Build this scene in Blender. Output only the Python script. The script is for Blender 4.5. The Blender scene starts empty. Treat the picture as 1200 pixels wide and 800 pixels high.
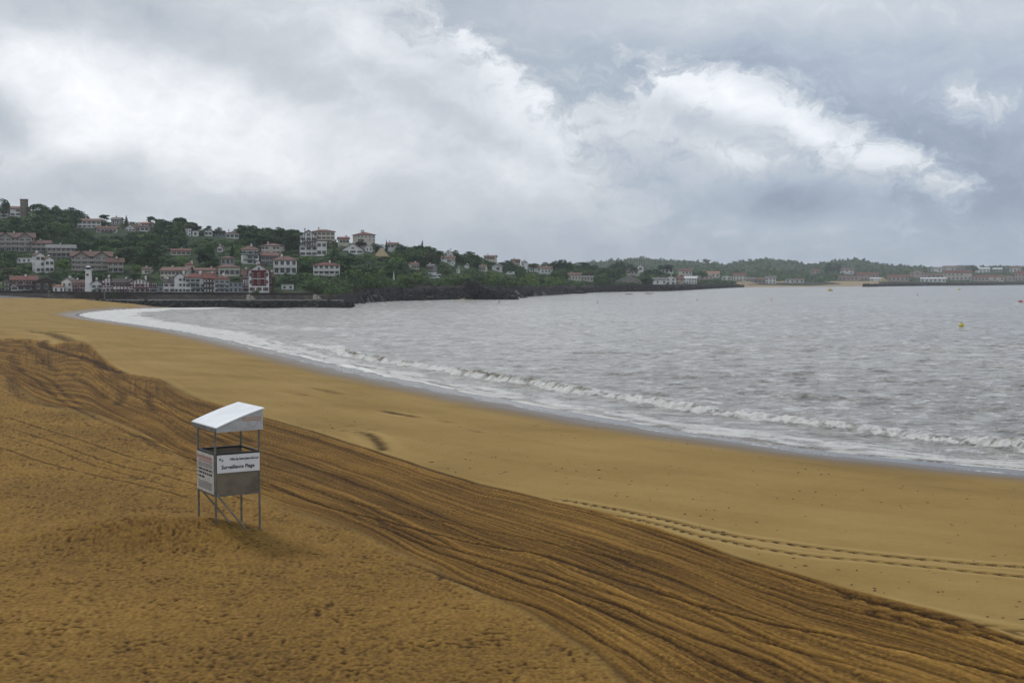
import bpy, math, random
import numpy as np
from math import radians, sin, cos, tan, atan, atan2, pi

random.seed(7)
RS = np.random.RandomState(11)
scene = bpy.context.scene
COL = scene.collection

# ------------------------------------------------------------------ camera
H = 8.5                      # eye height above the sea (m)
F = 1500.0                   # focal length in units of a 1200 wide picture
PITCH = atan(72 / F)
cam = bpy.data.cameras.new('camera')
cam.lens = 36 * F / 1200
cam.sensor_width = 36
cam.clip_start = 0.5
cam.clip_end = 20000
camo = bpy.data.objects.new('camera', cam)
camo.location = (0, 0, H)
camo.rotation_euler = (pi / 2 - PITCH, 0, 0)
COL.objects.link(camo)
scene.camera = camo


def ray(px, py):
    cx, cy = (px - 600) / F, (400 - py) / F
    return np.array((cx, cos(PITCH) + cy * sin(PITCH), -sin(PITCH) + cy * cos(PITCH)))


def at_y(px, py, y):
    d = ray(px, py)
    k = y / d[1]
    return np.array((d[0] * k, y, H + d[2] * k))


def at_z(px, py, z=0.0):
    d = ray(px, py)
    k = (z - H) / d[2]
    return np.array((d[0] * k, d[1] * k, z))


def proj_py(y, z):
    """picture row of a point at forward distance y and height z"""
    v = z - H
    dep = y * cos(PITCH) - v * sin(PITCH)
    up = y * sin(PITCH) + v * cos(PITCH)
    return 400 - F * up / dep


def T(px):
    return (px - 600) / F / 1.0012


# ------------------------------------------------------------------ noise
def _hash(ix, iy, seed):
    h = (ix.astype(np.int64) * 374761393 + iy.astype(np.int64) * 668265263 + seed * 1442695041) & 0xFFFFFFFF
    h = ((h ^ (h >> 13)) * 1274126177) & 0xFFFFFFFF
    return ((h ^ (h >> 16)) & 0xFFFF) / 65535.0


def noise(x, y, seed=0):
    """smooth gradient noise, about -1..1"""
    x = np.asarray(x, float); y = np.asarray(y, float)
    ix, iy = np.floor(x), np.floor(y)
    fx, fy = x - ix, y - iy
    u = fx * fx * fx * (fx * (fx * 6 - 15) + 10)
    v = fy * fy * fy * (fy * (fy * 6 - 15) + 10)

    def g(dx, dy):
        a = _hash(ix + dx, iy + dy, seed) * 2 * pi
        return np.cos(a) * (fx - dx) + np.sin(a) * (fy - dy)
    a = g(0, 0) * (1 - u) + g(1, 0) * u
    b = g(0, 1) * (1 - u) + g(1, 1) * u
    return (a * (1 - v) + b * v) * 1.5


def fbm(x, y, seed=0, octs=4, gain=.5):
    s, a = 0, 1.0
    for i in range(octs):
        s = s + a * noise(x * 2 ** i, y * 2 ** i, seed + i * 7)
        a *= gain
    return s


def sstep(a, b, x):
    t = np.clip((x - a) / (b - a), 0, 1)
    return t * t * (3 - 2 * t)


# ------------------------------------------------------------------ mesh helpers
def mesh_arrays(name, V, Q, mats=(), smooth=False, attrs=None, midx=None):
    V = np.asarray(V, np.float32); Q = np.asarray(Q, np.int32)
    me = bpy.data.meshes.new(name)
    n, m, k = len(V), len(Q), Q.shape[1]
    me.vertices.add(n); me.vertices.foreach_set('co', V.ravel())
    me.loops.add(m * k); me.loops.foreach_set('vertex_index', Q.ravel())
    me.polygons.add(m)
    me.polygons.foreach_set('loop_start', np.arange(m, dtype=np.int32) * k)
    me.polygons.foreach_set('use_smooth', np.full(m, smooth, bool))
    for mt in mats:
        me.materials.append(mt)
    if midx is not None:
        me.polygons.foreach_set('material_index', np.asarray(midx, np.int32))
    for an, av in (attrs or {}).items():
        at = me.attributes.new(an, 'FLOAT', 'POINT')
        at.data.foreach_set('value', np.asarray(av, np.float32))
    me.update(calc_edges=True)

    return me


class MB:
    """collects polygons with material slots"""
    def __init__(s):
        s.v, s.f, s.m = [], [], []

    def poly(s, pts, faces, m=0):
        o = len(s.v)
        s.v += [tuple(map(float, p)) for p in pts]
        s.f += [tuple(o + i for i in f) for f in faces]
        s.m += [m] * len(faces)
        return s

    def box(s, x0, x1, y0, y1, z0, z1, m=0):
        p = [(x0, y0, z0), (x1, y0, z0), (x1, y1, z0), (x0, y1, z0), (x0, y0, z1), (x1, y0, z1), (x1, y1, z1), (x0, y1, z1)]
        return s.poly(p, [(0, 3, 2, 1), (4, 5, 6, 7), (0, 1, 5, 4), (1, 2, 6, 5), (2, 3, 7, 6), (3, 0, 4, 7)], m)

    def slab(s, pts, th, m=0):
        n = len(pts)
        lo = [(p[0], p[1], p[2] - th) for p in pts]
        f = [tuple(range(n)), tuple(range(2 * n - 1, n - 1, -1))]
        f += [(i, n + i, n + (i + 1) % n, (i + 1) % n) for i in range(n)]
        return s.poly(list(pts) + lo, f, m)

    def bar(s, a, b, w, h=None, m=0, seg=4):
        """a bar or tube from a to b"""
        a, b = np.array(a, float), np.array(b, float)
        d = b - a; d /= np.linalg.norm(d)
        u = np.cross(d, (0, 0, 1)); 
        if np.linalg.norm(u) < .05: u = np.array((1., 0, 0))
        u /= np.linalg.norm(u); v = np.cross(u, d)
        h = h or w
        if seg == 4:
            off = [(-w / 2, -h / 2), (w / 2, -h / 2), (w / 2, h / 2), (-w / 2, h / 2)]
        else:
            off = [(w / 2 * cos(2 * pi * i / seg), h / 2 * sin(2 * pi * i / seg)) for i in range(seg)]
        p = [a + u * x + v * y for x, y in off] + [b + u * x + v * y for x, y in off]
        n = len(off)
        f = [tuple(range(n - 1, -1, -1)), tuple(range(n, 2 * n))] + [(i, (i + 1) % n, n + (i + 1) % n, n + i) for i in range(n)]
        return s.poly(p, f, m)

    def lathe(s, prof, seg=12, c=(0, 0, 0), m=0):
        pts = []
        for r, z in prof:
            for i in range(seg):
                pts.append((c[0] + r * cos(2 * pi * i / seg), c[1] + r * sin(2 * pi * i / seg), c[2] + z))
        f = []
        for k in range(len(prof) - 1):
            for i in range(seg):
                j = (i + 1) % seg
                f.append((k * seg + i, k * seg + j, (k + 1) * seg + j, (k + 1) * seg + i))
        f.append(tuple(range(seg - 1, -1, -1))); f.append(tuple(range((len(prof) - 1) * seg, len(prof) * seg)))
        return s.poly(pts, f, m)

    def mesh(s, name, mats, smooth=False):
        me = bpy.data.meshes.new(name)
        me.from_pydata(s.v, [], s.f)
        for mt in (mats if isinstance(mats, (list, tuple)) else [mats]):
            me.materials.append(mt)
        me.polygons.foreach_set('material_index', np.array(s.m, np.int32))
        if smooth:
            me.polygons.foreach_set('use_smooth', np.ones(len(s.f), bool))
        me.update()
        return me

    def obj(s, name, mats, parent=None, smooth=False):
        return link(name, s.mesh(name, mats, smooth), parent)


def link(name, data, parent=None, loc=None):
    o = bpy.data.objects.new(name, data)
    COL.objects.link(o)
    if parent is not None: o.parent = parent
    if loc is not None: o.location = loc
    return o


def tag(o, label=None, cat=None, group=None, kind=None):
    if label: o['label'] = label
    if cat: o['category'] = cat
    if group: o['group'] = group
    if kind: o['kind'] = kind
    return o


def empty(name, loc, rz=0):
    o = link(name, None, None, loc)
    o.rotation_euler = (0, 0, rz)
    o.empty_display_size = .5
    return o


def copy_tree(o, parent=None):
    c = o.copy(); COL.objects.link(c)
    if parent is not None: c.parent = parent
    for ch in list(o.children):
        if ch.name != c.name: copy_tree(ch, c)
    return c


# ------------------------------------------------------------------ node helper
class NT:
    def __init__(s, tree):
        s.t = tree; s.n = tree.nodes; s.l = tree.links; s.n.clear()

    def new(s, typ, **kw):
        nd = s.n.new(typ)
        for k, v in kw.items(): setattr(nd, k, v)
        return nd

    def inp(s, sock, v):
        if isinstance(v, bpy.types.NodeSocket): s.l.new(v, sock)
        elif v is not None:
            if sock.type == 'RGBA' and len(v) == 3: v = (*v, 1)
            sock.default_value = v

    def math(s, op, a, b=None, c=None, clamp=False):
        nd = s.new('ShaderNodeMath', operation=op, use_clamp=clamp)
        s.inp(nd.inputs[0], a)
        if b is not None: s.inp(nd.inputs[1], b)
        if c is not None: s.inp(nd.inputs[2], c)
        return nd.outputs[0]

    def vmath(s, op, a, b=None, scale=None):
        nd = s.new('ShaderNodeVectorMath', operation=op)
        s.inp(nd.inputs[0], a)
        if b is not None: s.inp(nd.inputs[1], b)
        if scale is not None: s.inp(nd.inputs['Scale'], scale)
        return nd.outputs[0]

    def mix(s, fac, a, b, blend='MIX'):
        nd = s.new('ShaderNodeMix', data_type='RGBA', blend_type=blend)
        s.inp(nd.inputs[0], fac); s.inp(nd.inputs[6], a); s.inp(nd.inputs[7], b)
        return nd.outputs[2]

    def rng(s, v, a, b, c=0., d=1., it='SMOOTHSTEP'):
        nd = s.new('ShaderNodeMapRange', interpolation_type=it)
        s.inp(nd.inputs[0], v)
        for i, x in enumerate((a, b, c, d)): nd.inputs[i + 1].default_value = x
        return nd.outputs[0]

    def noise(s, vec, scale, detail=3, rough=.5, out=0, dist=0):
        nd = s.new('ShaderNodeTexNoise')
        s.inp(nd.inputs['Vector'], vec)
        nd.inputs['Scale'].default_value = scale
        nd.inputs['Detail'].default_value = detail
        nd.inputs['Roughness'].default_value = rough
        nd.inputs['Distortion'].default_value = dist
        return nd.outputs[out]

    def mapping(s, vec, loc=(0, 0, 0), rot=(0, 0, 0), scale=(1, 1, 1), typ='POINT'):
        nd = s.new('ShaderNodeMapping', vector_type=typ)
        s.inp(nd.inputs[0], vec)
        nd.inputs[1].default_value = loc; nd.inputs[2].default_value = rot; nd.inputs[3].default_value = scale
        return nd.outputs[0]

    def ramp(s, v, stops, it='LINEAR'):
        nd = s.new('ShaderNodeValToRGB')
        r = nd.color_ramp; r.interpolation = it
        while len(r.elements) < len(stops): r.elements.new(.5)
        for e, (p, c) in zip(r.elements, stops):
            e.position = p; e.color = (*c, 1)
        s.inp(nd.inputs[0], v)
        return nd.outputs[0]

    def attr(s, name):
        return s.new('ShaderNodeAttribute', attribute_name=name).outputs['Fac']

    def bump(s, h, strength=.5, dist=.1, normal=None):
        nd = s.new('ShaderNodeBump')
        s.inp(nd.inputs['Height'], h)
        nd.inputs['Strength'].default_value = strength
        nd.inputs['Distance'].default_value = dist
        if normal is not None: s.inp(nd.inputs['Normal'], normal)
        return nd.outputs[0]

    def principled(s, color, rough=.8, normal=None, spec=.3, metal=0., out=True):
        nd = s.new('ShaderNodeBsdfPrincipled')
        s.inp(nd.inputs['Base Color'], color)
        s.inp(nd.inputs['Roughness'], rough)
        s.inp(nd.inputs['Specular IOR Level'], spec)
        s.inp(nd.inputs['Metallic'], metal)
        if normal is not None: s.inp(nd.inputs['Normal'], normal)
        if out:
            o = s.new('ShaderNodeOutputMaterial')
            s.l.new(nd.outputs[0], o.inputs[0])
        return nd


def new_mat(name):
    m = bpy.data.materials.new(name); m.use_nodes = True
    return m, NT(m.node_tree)


def pmat(name, c1, c2=None, scale=1.0, rough=.8, bump=0., bscale=None, spec=.3, metal=0., vary=0., detail=4, coord='Object'):
    """procedural two-tone weathered surface"""
    m, t = new_mat(name)
    c2 = c2 or tuple(x * .75 for x in c1)
    tc = t.new('ShaderNodeTexCoord').outputs[coord]
    n = t.noise(tc, scale, detail, .6)
    col = t.mix(t.rng(n, .35, .65), c1, c2)
    if vary:
        oi = t.new('ShaderNodeObjectInfo').outputs['Random']
        col = t.mix(1.0, col, t.ramp(oi, [(0, (1 - vary,) * 3), (1, (1 + vary,) * 3)]), 'MULTIPLY')
    nm = t.bump(t.noise(tc, bscale or scale * 4, 3), .6, bump) if bump else None
    t.principled(col, rough, nm, spec, metal)
    return m


# ------------------------------------------------------------------ sky and light
SUN_AZ, SUN_EL = radians(-38), radians(48)      # behind the thin bright cloud on the left
w = bpy.data.worlds.new('World'); scene.world = w; w.use_nodes = True
t = NT(w.node_tree)
gen = t.new('ShaderNodeTexCoord').outputs['Generated']
sep = t.new('ShaderNodeSeparateXYZ'); t.l.new(gen, sep.inputs[0])
az = t.math('ARCTAN2', sep.outputs[0], sep.outputs[1])
el = t.math('ARCSINE', sep.outputs[2])
cmb = t.new('ShaderNodeCombineXYZ')
t.l.new(t.math('MULTIPLY', az, 15.0), cmb.inputs[0])
t.l.new(t.math('MULTIPLY', el, 15.0), cmb.inputs[1])
V0 = cmb.outputs[0]
# drifting, ragged edges: large and small turbulence
w1 = t.vmath('SUBTRACT', t.noise(V0, .45, 3, .55, out=1), (.5, .5, .5))
V1 = t.vmath('ADD', V0, t.vmath('MULTIPLY', w1, (1.1, .7, 0)))
w2 = t.vmath('SUBTRACT', t.noise(V1, 1.8, 5, .62, out=1), (.5, .5, .5))
V2 = t.vmath('ADD', V1, t.vmath('MULTIPLY', w2, (.9, .6, 0)))


def blobs(vec, lst, base=None):
    tot = base
    for (px, py, rx, ry, ang, amp) in lst:
        d = ray(px, py); d = d / np.linalg.norm(d)
        cx, cy = 15 * atan2(d[0], d[1]), 15 * math.asin(d[2])
        mp = t.mapping(vec, (cx, cy, 0), (0, 0, radians(-ang)), (rx / 100, ry / 100, 1), 'TEXTURE')
        g = t.new('ShaderNodeTexGradient', gradient_type='SPHERICAL'); t.l.new(mp, g.inputs[0])
        v = t.rng(g.outputs['Fac'], 0, 1, 0, amp)
        tot = v if tot is None else t.math('ADD', tot, v)
    return tot


fb = t.noise(t.mapping(V1, scale=(.8, 1.25, 1)), 1.1, 8, .58)          # fleecy detail
fbl = t.noise(V0, .35, 4, .5)
fine = t.noise(t.mapping(V2, rot=(0, 0, radians(20)), scale=(.8, 1.5, 1)), 2.3, 10, .66)
# far layer: blue grey stratus
back = t.math('ADD', .30, t.math('MULTIPLY', t.math('SUBTRACT', fb, .5), .22))
back = blobs(V1, [(880, 5, 420, 75, 0, .30), (760, 60, 200, 60, 10, -.04), (1180, 20, 180, 90, 0, .14), (1150, 210, 250, 120, 8, -.16),
                  (620, 40, 120, 70, 25, .02), (950, 130, 300, 60, 15, -.10), (900, 290, 800, 70, 0, .04)], back)
# near layer: the big pale bank
mask = blobs(V2, [(120, 120, 420, 330, 0, 1.3), (330, 60, 330, 260, 25, 1.0), (470, 190, 300, 190, 30, 1.1), (620, 190, 190, 130, 30, .8),
                  (300, 300, 500, 150, 0, .9), (560, 60, 110, 60, 42, .25),
                  (1143, 116, 62, 40, 10, .42), (850, 115, 200, 66, 14, .72), (760, 140, 140, 66, 10, .6), (975, 165, 225, 50, 22, .50), (900, 215, 290, 90, 12, .8),
                  (1080, 190, 110, 26, 22, .34), (700, 260, 300, 80, 0, .5), (560, 10, 50, 60, 60, -.3), (950, 140, 60, 20, 20, -.1)])
mask = t.math('ADD', mask, t.math('MULTIPLY', t.math('SUBTRACT', fine, .5), 2.2))
m_ = t.rng(mask, .10, .86)
front = t.math('ADD', .59, t.math('MULTIPLY', t.math('SUBTRACT', fb, .5), .52))
front = blobs(V1, [(150, 130, 330, 110, 8, .34), (-40, 60, 120, 60, 0, .10), (60, 20, 220, 60, 5, -.20), (300, 75, 300, 46, 24, -.17), (450, 60, 200, 50, 28, .10),
                   (590, 95, 170, 46, 38, .20), (420, 170, 260, 90, 25, .10), (640, 190, 170, 80, 25, .12), (500, 120, 240, 30, 26, -.13),
                   (845, 112, 150, 40, 14, .30), (950, 165, 150, 34, 22, .24), (1060, 186, 90, 22, 20, .12), (900, 190, 130, 26, 15, .10),
                   (940, 236, 210, 46, 4, -.46), (780, 200, 130, 50, 10, -.20), (860, 150, 120, 24, 20, -.08),
                   (90, 215, 280, 50, 0, -.22), (-22, 132, 70, 44, 20, -.40), (1143, 116, 60, 36, 10, .04), (500, 290, 800, 100, 0, -.26), (1000, 280, 400, 70, 0, -.08), (250, 215, 260, 60, 0, .06)], front)
val = t.math('ADD', t.math('MULTIPLY', back, t.math('SUBTRACT', 1.0, m_)), t.math('MULTIPLY', front, m_))
val = t.math('ADD', val, t.math('MULTIPLY', t.math('SUBTRACT', fine, .5), .34))
# unseen sky behind the viewer, brightened to light the camera-facing fronts
val = t.math('ADD', val, t.math('MULTIPLY', t.rng(t.math('ABSOLUTE', az), .9, 2.0), .30))
cold = t.ramp(val, [(.0, (.21, .257, .34)), (.3, (.35, .407, .495)), (.55, (.487, .53, .585)), (.8, (.69, .72, .77)), (1., (.85, .87, .90))])
warm = t.ramp(val, [(.0, (.25, .28, .33)), (.3, (.38, .42, .475)), (.55, (.50, .53, .57)), (.8, (.70, .72, .755)), (1., (.86, .87, .885))])
side = t.rng(az, -.25, .3)
cloudcol = t.mix(side, warm, cold)
sky = t.new('ShaderNodeTexSky', sky_type='NISHITA')
sky.sun_disc = False
sky.sun_elevation = SUN_EL
sky.sun_rotation = SUN_AZ
bg1 = t.new('ShaderNodeBackground'); t.l.new(sky.outputs[0], bg1.inputs[0]); bg1.inputs[1].default_value = .06
bg2 = t.new('ShaderNodeBackground'); t.l.new(cloudcol, bg2.inputs[0]); bg2.inputs[1].default_value = 1.1
mx = t.new('ShaderNodeMixShader'); mx.inputs[0].default_value = .95
t.l.new(bg1.outputs[0], mx.inputs[1]); t.l.new(bg2.outputs[0], mx.inputs[2])
wo = t.new('ShaderNodeOutputWorld'); t.l.new(mx.outputs[0], wo.inputs[0])
w.cycles.sampling_method = 'MANUAL'; w.cycles.sample_map_resolution = 512

sl = bpy.data.lights.new('sun', 'SUN'); sl.energy = 1.35; sl.angle = radians(12); sl.color = (1, .97, .93)
so = link('sun', sl)
dsun = np.array((cos(SUN_EL) * sin(SUN_AZ), cos(SUN_EL) * cos(SUN_AZ), sin(SUN_EL)))
from mathutils import Vector
so.rotation_euler = Vector(dsun).to_track_quat('Z', 'Y').to_euler()

scene.view_settings.view_transform = 'Standard'
scene.view_settings.look = 'None'
scene.view_settings.gamma = 1
scene.view_settings.exposure = 0.2
scene.view_settings.use_curve_mapping = False
scene.cycles.use_denoising = True
scene.cycles.max_bounces = 6
scene.cycles.volume_bounces = 0
# ================================================================== BEACH AND SEA
def grid_axes(ncol, tmax_dense, tmax, rows_q):
    a = np.linspace(-tmax_dense, tmax_dense, ncol)
    e = np.linspace(tmax_dense, tmax, 24)[1:]
    return np.concatenate([-e[::-1], a, e])


def sheet_quads(nr, nc):
    i = np.arange(nr - 1)[:, None] * nc + np.arange(nc - 1)[None, :]
    i = i.ravel()
    return np.stack([i, i + 1, i + nc + 1, i + nc], 1)


shore_px = [(205, 360.3), (165, 361.3), (130, 362.8), (103, 365.2), (85, 368.5), (93, 372), (125, 377), (200, 388), (270, 403), (330, 418), (400, 435),
            (470, 450), (560, 468), (650, 485), (745, 502), (850, 517), (950, 531), (1050, 543), (1200, 557), (1400, 572), (1700, 595)]
SH = np.array([at_z(*p)[:2] for p in shore_px])
# refine with a smooth curve
def smooth_line(P, n=8):
    P = np.asarray(P, float)
    out = []
    for i in range(len(P) - 1):
        p0 = P[max(i - 1, 0)]; p1 = P[i]; p2 = P[i + 1]; p3 = P[min(i + 2, len(P) - 1)]
        for k in range(n):
            s = k / n
            out.append(.5 * ((2 * p1) + (-p0 + p2) * s + (2 * p0 - 5 * p1 + 4 * p2 - p3) * s * s + (-p0 + 3 * p1 - 3 * p2 + p3) * s ** 3))
    out.append(P[-1])
    return np.array(out)


SHs = smooth_line(SH, 2)
WATER_POLY = np.vstack([SHs, [[4000, 40], [6000, 9000], [SH[0][0] / SH[0][1] * 9000, 9000]]])


def inside(x, y, poly):
    r = np.zeros(x.shape, bool)
    n = len(poly)
    for i in range(n):
        x0, y0 = poly[i]; x1, y1 = poly[(i + 1) % n]
        c = ((y0 > y) != (y1 > y))
        r ^= c & (x < (x1 - x0) * (y - y0) / (y1 - y0 + 1e-12) + x0)
    return r


def line_dist(x, y, P, reach=None):
    """distance to a polyline, its signed side and the arc length of the foot"""
    D = np.full(x.shape, 1e9); S = np.zeros(x.shape); U = np.zeros(x.shape)
    acc = 0
    for i in range(len(P) - 1):
        a, b = P[i], P[i + 1]
        d = b - a; L = np.hypot(*d)
        if L < 1e-6: continue
        if reach is not None:
            lo = np.minimum(a, b) - reach; hi = np.maximum(a, b) + reach
            idx = np.nonzero((x > lo[0]) & (x < hi[0]) & (y > lo[1]) & (y < hi[1]))[0]
            if len(idx) == 0:
                acc += L; continue
            xx, yy = x[idx], y[idx]
        else:
            idx = slice(None); xx, yy = x, y
        s = np.clip(((xx - a[0]) * d[0] + (yy - a[1]) * d[1]) / L ** 2, 0, 1)
        ex, ey = xx - a[0] - s * d[0], yy - a[1] - s * d[1]
        dd = np.hypot(ex, ey)
        cr = (ey * d[0] - ex * d[1]) / L
        up = dd < D[idx]
        D[idx] = np.where(up, dd, D[idx]); S[idx] = np.where(up, cr, S[idx]); U[idx] = np.where(up, acc + s * L, U[idx])
        acc += L
    return D, S, U


MOUND = None
TWR = np.array((-7.1, 33.6))


def sand_base(x, y):
    x = np.atleast_1d(np.asarray(x, float)); y = np.atleast_1d(np.asarray(y, float))
    d, _, _ = line_dist(x, y, SHs)
    ins = inside(x, y, WATER_POLY)
    s = np.where(ins, -d, d)
    z = np.where(s > 0, 2.3 * (1 - np.exp(-np.clip(s, 0, 500) / 28)) + .004 * np.clip(s, 0, 60), np.maximum(.055 * s, -4))
    # windblown heap the lifeguard hut stands on
    rx, ry = x - TWR[0], y - TWR[1]
    z = z + .46 * np.exp(-((rx + 2.6) / 1.7) ** 2 - ((ry + 1.1) / 1.5) ** 2) + .30 * np.exp(-((rx + .8) / 1.3) ** 2 - ((ry + .2) / 1.6) ** 2)
    z = z + .15 * np.exp(-((rx + 4.5) / 2.4) ** 2 - ((ry + .9) / 1.3) ** 2)
    return z, s


def on_sand(px, py):
    z = 1.5
    for _ in range(12):
        p = at_z(px, py, z)
        z = .5 * z + .5 * float(sand_base(p[0], p[1])[0][0])
    return at_z(px, py, z)[:2]


def sand_line(pts, n=6):
    return smooth_line([on_sand(*p) for p in pts], n)


tcols = grid_axes(1120, .43, .60, None)
qrows = np.linspace(8.5 / 13.2, 8.5 / 455., 760)
yrows = 8.5 / qrows
TT, YY = np.meshgrid(tcols, yrows)
x = (TT * YY).ravel(); y = YY.ravel(); tt = TT.ravel()
zb, s = sand_base(x, y)

up_px = [(-300, 392), (0, 397), (25, 396), (48, 399), (64, 405), (80, 399), (104, 401), (114, 414), (134, 430), (151, 439), (188, 443), (204, 457), (225, 465), (250, 472), (290, 484), (350, 500), (420, 522), (500, 548), (560, 566),
         (640, 585), (700, 598), (780, 622), (860, 650), (950, 677), (1050, 703), (1200, 748), (1500, 840)]
lo_px = [(-300, 405), (-20, 432), (10, 438), (22, 455), (34, 468), (60, 476), (100, 482), (150, 500), (190, 522), (240, 560), (300, 582), (350, 600), (400, 614), (440, 632), (500, 662), (560, 693), (620, 717), (680, 757),
         (740, 798), (800, 836), (900, 897), (1000, 956), (1200, 1076)]


def edge(pts):
    W = np.array([on_sand(px, min(py, 1100)) for px, py in pts])
    return W[:, 0] / W[:, 1], W[:, 1]


tu, yu = edge(up_px); tl, yl = edge(lo_px)
tg = np.linspace(-.62, .62, 2000)
kern = np.exp(-(np.arange(-60, 61) / 22.) ** 2); kern /= kern.sum()
sm = lambda v: np.convolve(np.pad(v, 60, mode='edge'), kern, 'valid')
kern2 = kern; kern = np.exp(-(np.arange(-60, 61) / 7.) ** 2); kern /= kern.sum()
YU = np.interp(tt, tg, sm(np.interp(tg, tu, yu))); kern = kern2; YL = np.interp(tt, tg, sm(np.interp(tg, tl, yl)))
wob = .25 * noise(x / 2.2, y / 2.2, 5)
wv = (YU + wob - y) / (YU - YL)            # 0 at the seaward edge, 1 at the landward edge
scale_m = (YU - YL) * np.clip(.62 - .2 * tt, .3, 1)       # true width of the band, roughly
inband = sstep(-.012, .012, wv) * sstep(1.03, .97, wv)
foot = sstep(.97, 1.05, wv)
smoothz = 1 - np.clip(inband + foot, 0, 1)
# across-the-band coordinate in metres, gently weaving
am = wv * 10.5 + .16 * noise(tt * 9, wv * 2.5, 21) + .05 * noise(tt * 40, wv * 6, 22)
def nrow(a, k, seed):   # nearly one dimensional noise: furrows that run on and slowly merge
    return noise(a, tt * k, seed)
fur = .6 * nrow(am / .075, 7, 6) + .85 * nrow(am / .13, 6, 1) + .75 * nrow(am / .24, 4.5, 2) + .28 * nrow(am / .9, 3, 3)
deep = np.clip(nrow(am / .26, 3.5, 9) * 2.2 - .95, 0, 1)
# cross-raked patch on the left where the tractor turned
patch = np.exp(-((tt - T(165)) / .018) ** 2 - ((wv - .30) / .22) ** 2) + .9 * np.exp(-((tt - T(45)) / .017) ** 2 - ((wv - .45) / .22) ** 2)
cross = noise(tt * 520, wv * 2.5, 31) * .9
pf = np.clip(patch * .9, 0, 1)
fur = fur * (1 - pf) + cross * pf
brk = .55 + .75 * noise(x / 1.1, y / 1.1, 41)
fine = noise(x / .09, y / .14, 4) + .7 * noise(x / .045, y / .09, 14)
zr = inband * (.022 * fur - .05 * deep + .008 * fine * brk)
tone_r = .45 + .36 * fur - .40 * deep + .26 * fine * brk + .12 * fbm(x / 5, y / 5, 51, 3)
# trampled dry sand
f1 = noise(x / .14 + .5 * noise(x / .4, y / .4, 66), y / .16, 61) * (.65 + .5 * noise(x / 1.3, y / 1.3, 67))
f2 = noise(x / .075, y / .11, 62)
f3 = noise(x / .55, y / .6, 63)
pit = np.clip(-f1 * 1.8 - .30 + .5 * noise(x / .9, y / .9, 68), 0, 1) 
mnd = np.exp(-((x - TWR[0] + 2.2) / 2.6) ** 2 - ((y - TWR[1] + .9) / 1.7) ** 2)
zf = foot * (.015 * f1 + .009 * f2 + .022 * f3 - .026 * pit) * (1 + .9 * mnd)
tone_f = .60 + .17 * f1 + .20 * f2 + .10 * f3 - .48 * pit + .12 * fbm(x / 6, y / 6, 71, 3) - .10 * mnd + .12 * fine  # mound term paints the heap's shade into the sand tone
# smooth, tide-washed sand
st = fbm(x / 9 + y / 14, y / 9 - x / 16, 81, 4)
tone_s = .74 + .11 * st + .035 * noise(x / .5, y / .7, 82) + .05 * fbm(s / 1.7, (x - y) / 22, 83, 3)
zs = smoothz * (.02 * st * sstep(2, 14, s))
spk = noise(x / .3, y / .3, 85) * noise(x / 2.6, y / 2.6, 86)
tone_s -= .5 * np.clip(spk - .42, 0, 1) * sstep(3, 9, s)
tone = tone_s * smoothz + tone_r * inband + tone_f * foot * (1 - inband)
rake = inband.copy()
z = zb + zr + zf + zs
orange = foot * (1 - inband)

# --- single ruts and tyre prints
def rut(pts, width, depth, dark, tread=0., reachm=1.2, rim=.5, two=None):
    global z, tone
    P = sand_line(pts)
    D, S, U = line_dist(x, y, P, reachm)
    k = D < 1e8
    kk = np.nonzero(k)[0]
    offs = [0.0] if two is None else [-two / 2, two / 2]
    L = np.hypot(*np.diff(P, axis=0).T).sum()
    for o in offs:
        q = (S[kk] - o)
        endf = sstep(0, 1.5, U[kk]) * sstep(L, L - 1.5, U[kk])
        q = q + .05 * noise(U[kk] / 1.3, q * 0 + o, 90)
        g = np.exp(-(q / width) ** 2)
        r = np.exp(-((np.abs(q) - 1.9 * width) / (width * .8)) ** 2)
        if tread > 0:
            ph = (U[kk] - np.abs(q) * 1.2) / tread
            tr = .5 + .5 * np.sign(np.sin(2 * pi * ph) - .1)
            a = g * (.25 + .75 * tr) * (.75 + .4 * noise(U[kk] / .6, q * 0, 93))
        else:
            a = g * (.8 + .5 * noise(U[kk] / .9, q * 3, 92))
        z[kk] += (-depth * a + depth * rim * r * .5) * endf
        tone[kk] += (-dark * a + dark * .25 * r) * endf


rut([(635, 582), (700, 592), (760, 604), (830, 621), (900, 634), (1050, 652), (1200, 664), (1350, 672)], .18, .045, .95, tread=.42, rim=.15)
rut([(700, 599), (760, 611), (830, 629), (930, 648), (1050, 660), (1200, 675), (1350, 684)], .17, .04, .85, tread=.42, rim=.15)
rut([(300, 487), (350, 500), (420, 522), (500, 548), (560, 566), (640, 586), (700, 601), (780, 625), (860, 652), (950, 680), (1010, 700), (1090, 722), (1200, 752), (1300, 778)], .11, .05, .5)
rut([(640, 589), (700, 604), (780, 629), (860, 657), (950, 686), (1000, 700)], .09, .04, .42)
rut([(960, 690), (1050, 712), (1120, 727), (1200, 741), (1300, 757)], .28, .06, .85, tread=.62)
rut([(985, 706), (1050, 722), (1120, 738), (1200, 752), (1300, 770)], .28, .06, .85, tread=.62)
rut([(250, 472), (300, 486)], .1, .05, .4)
rut([(30, 388), (60, 391), (78, 398), (88, 400)], 1.1, .10, .55, reachm=5)
rut([(25, 386), (60, 388), (95, 391)], .8, .08, .35, reachm=4)
rut([(55, 398), (52, 406), (90, 417), (112, 424), (124, 431), (148, 438)], .5, .08, .6, reachm=3)
for k, (a, b) in enumerate([(0, 0), (12, 12)]):
    pass
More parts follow.
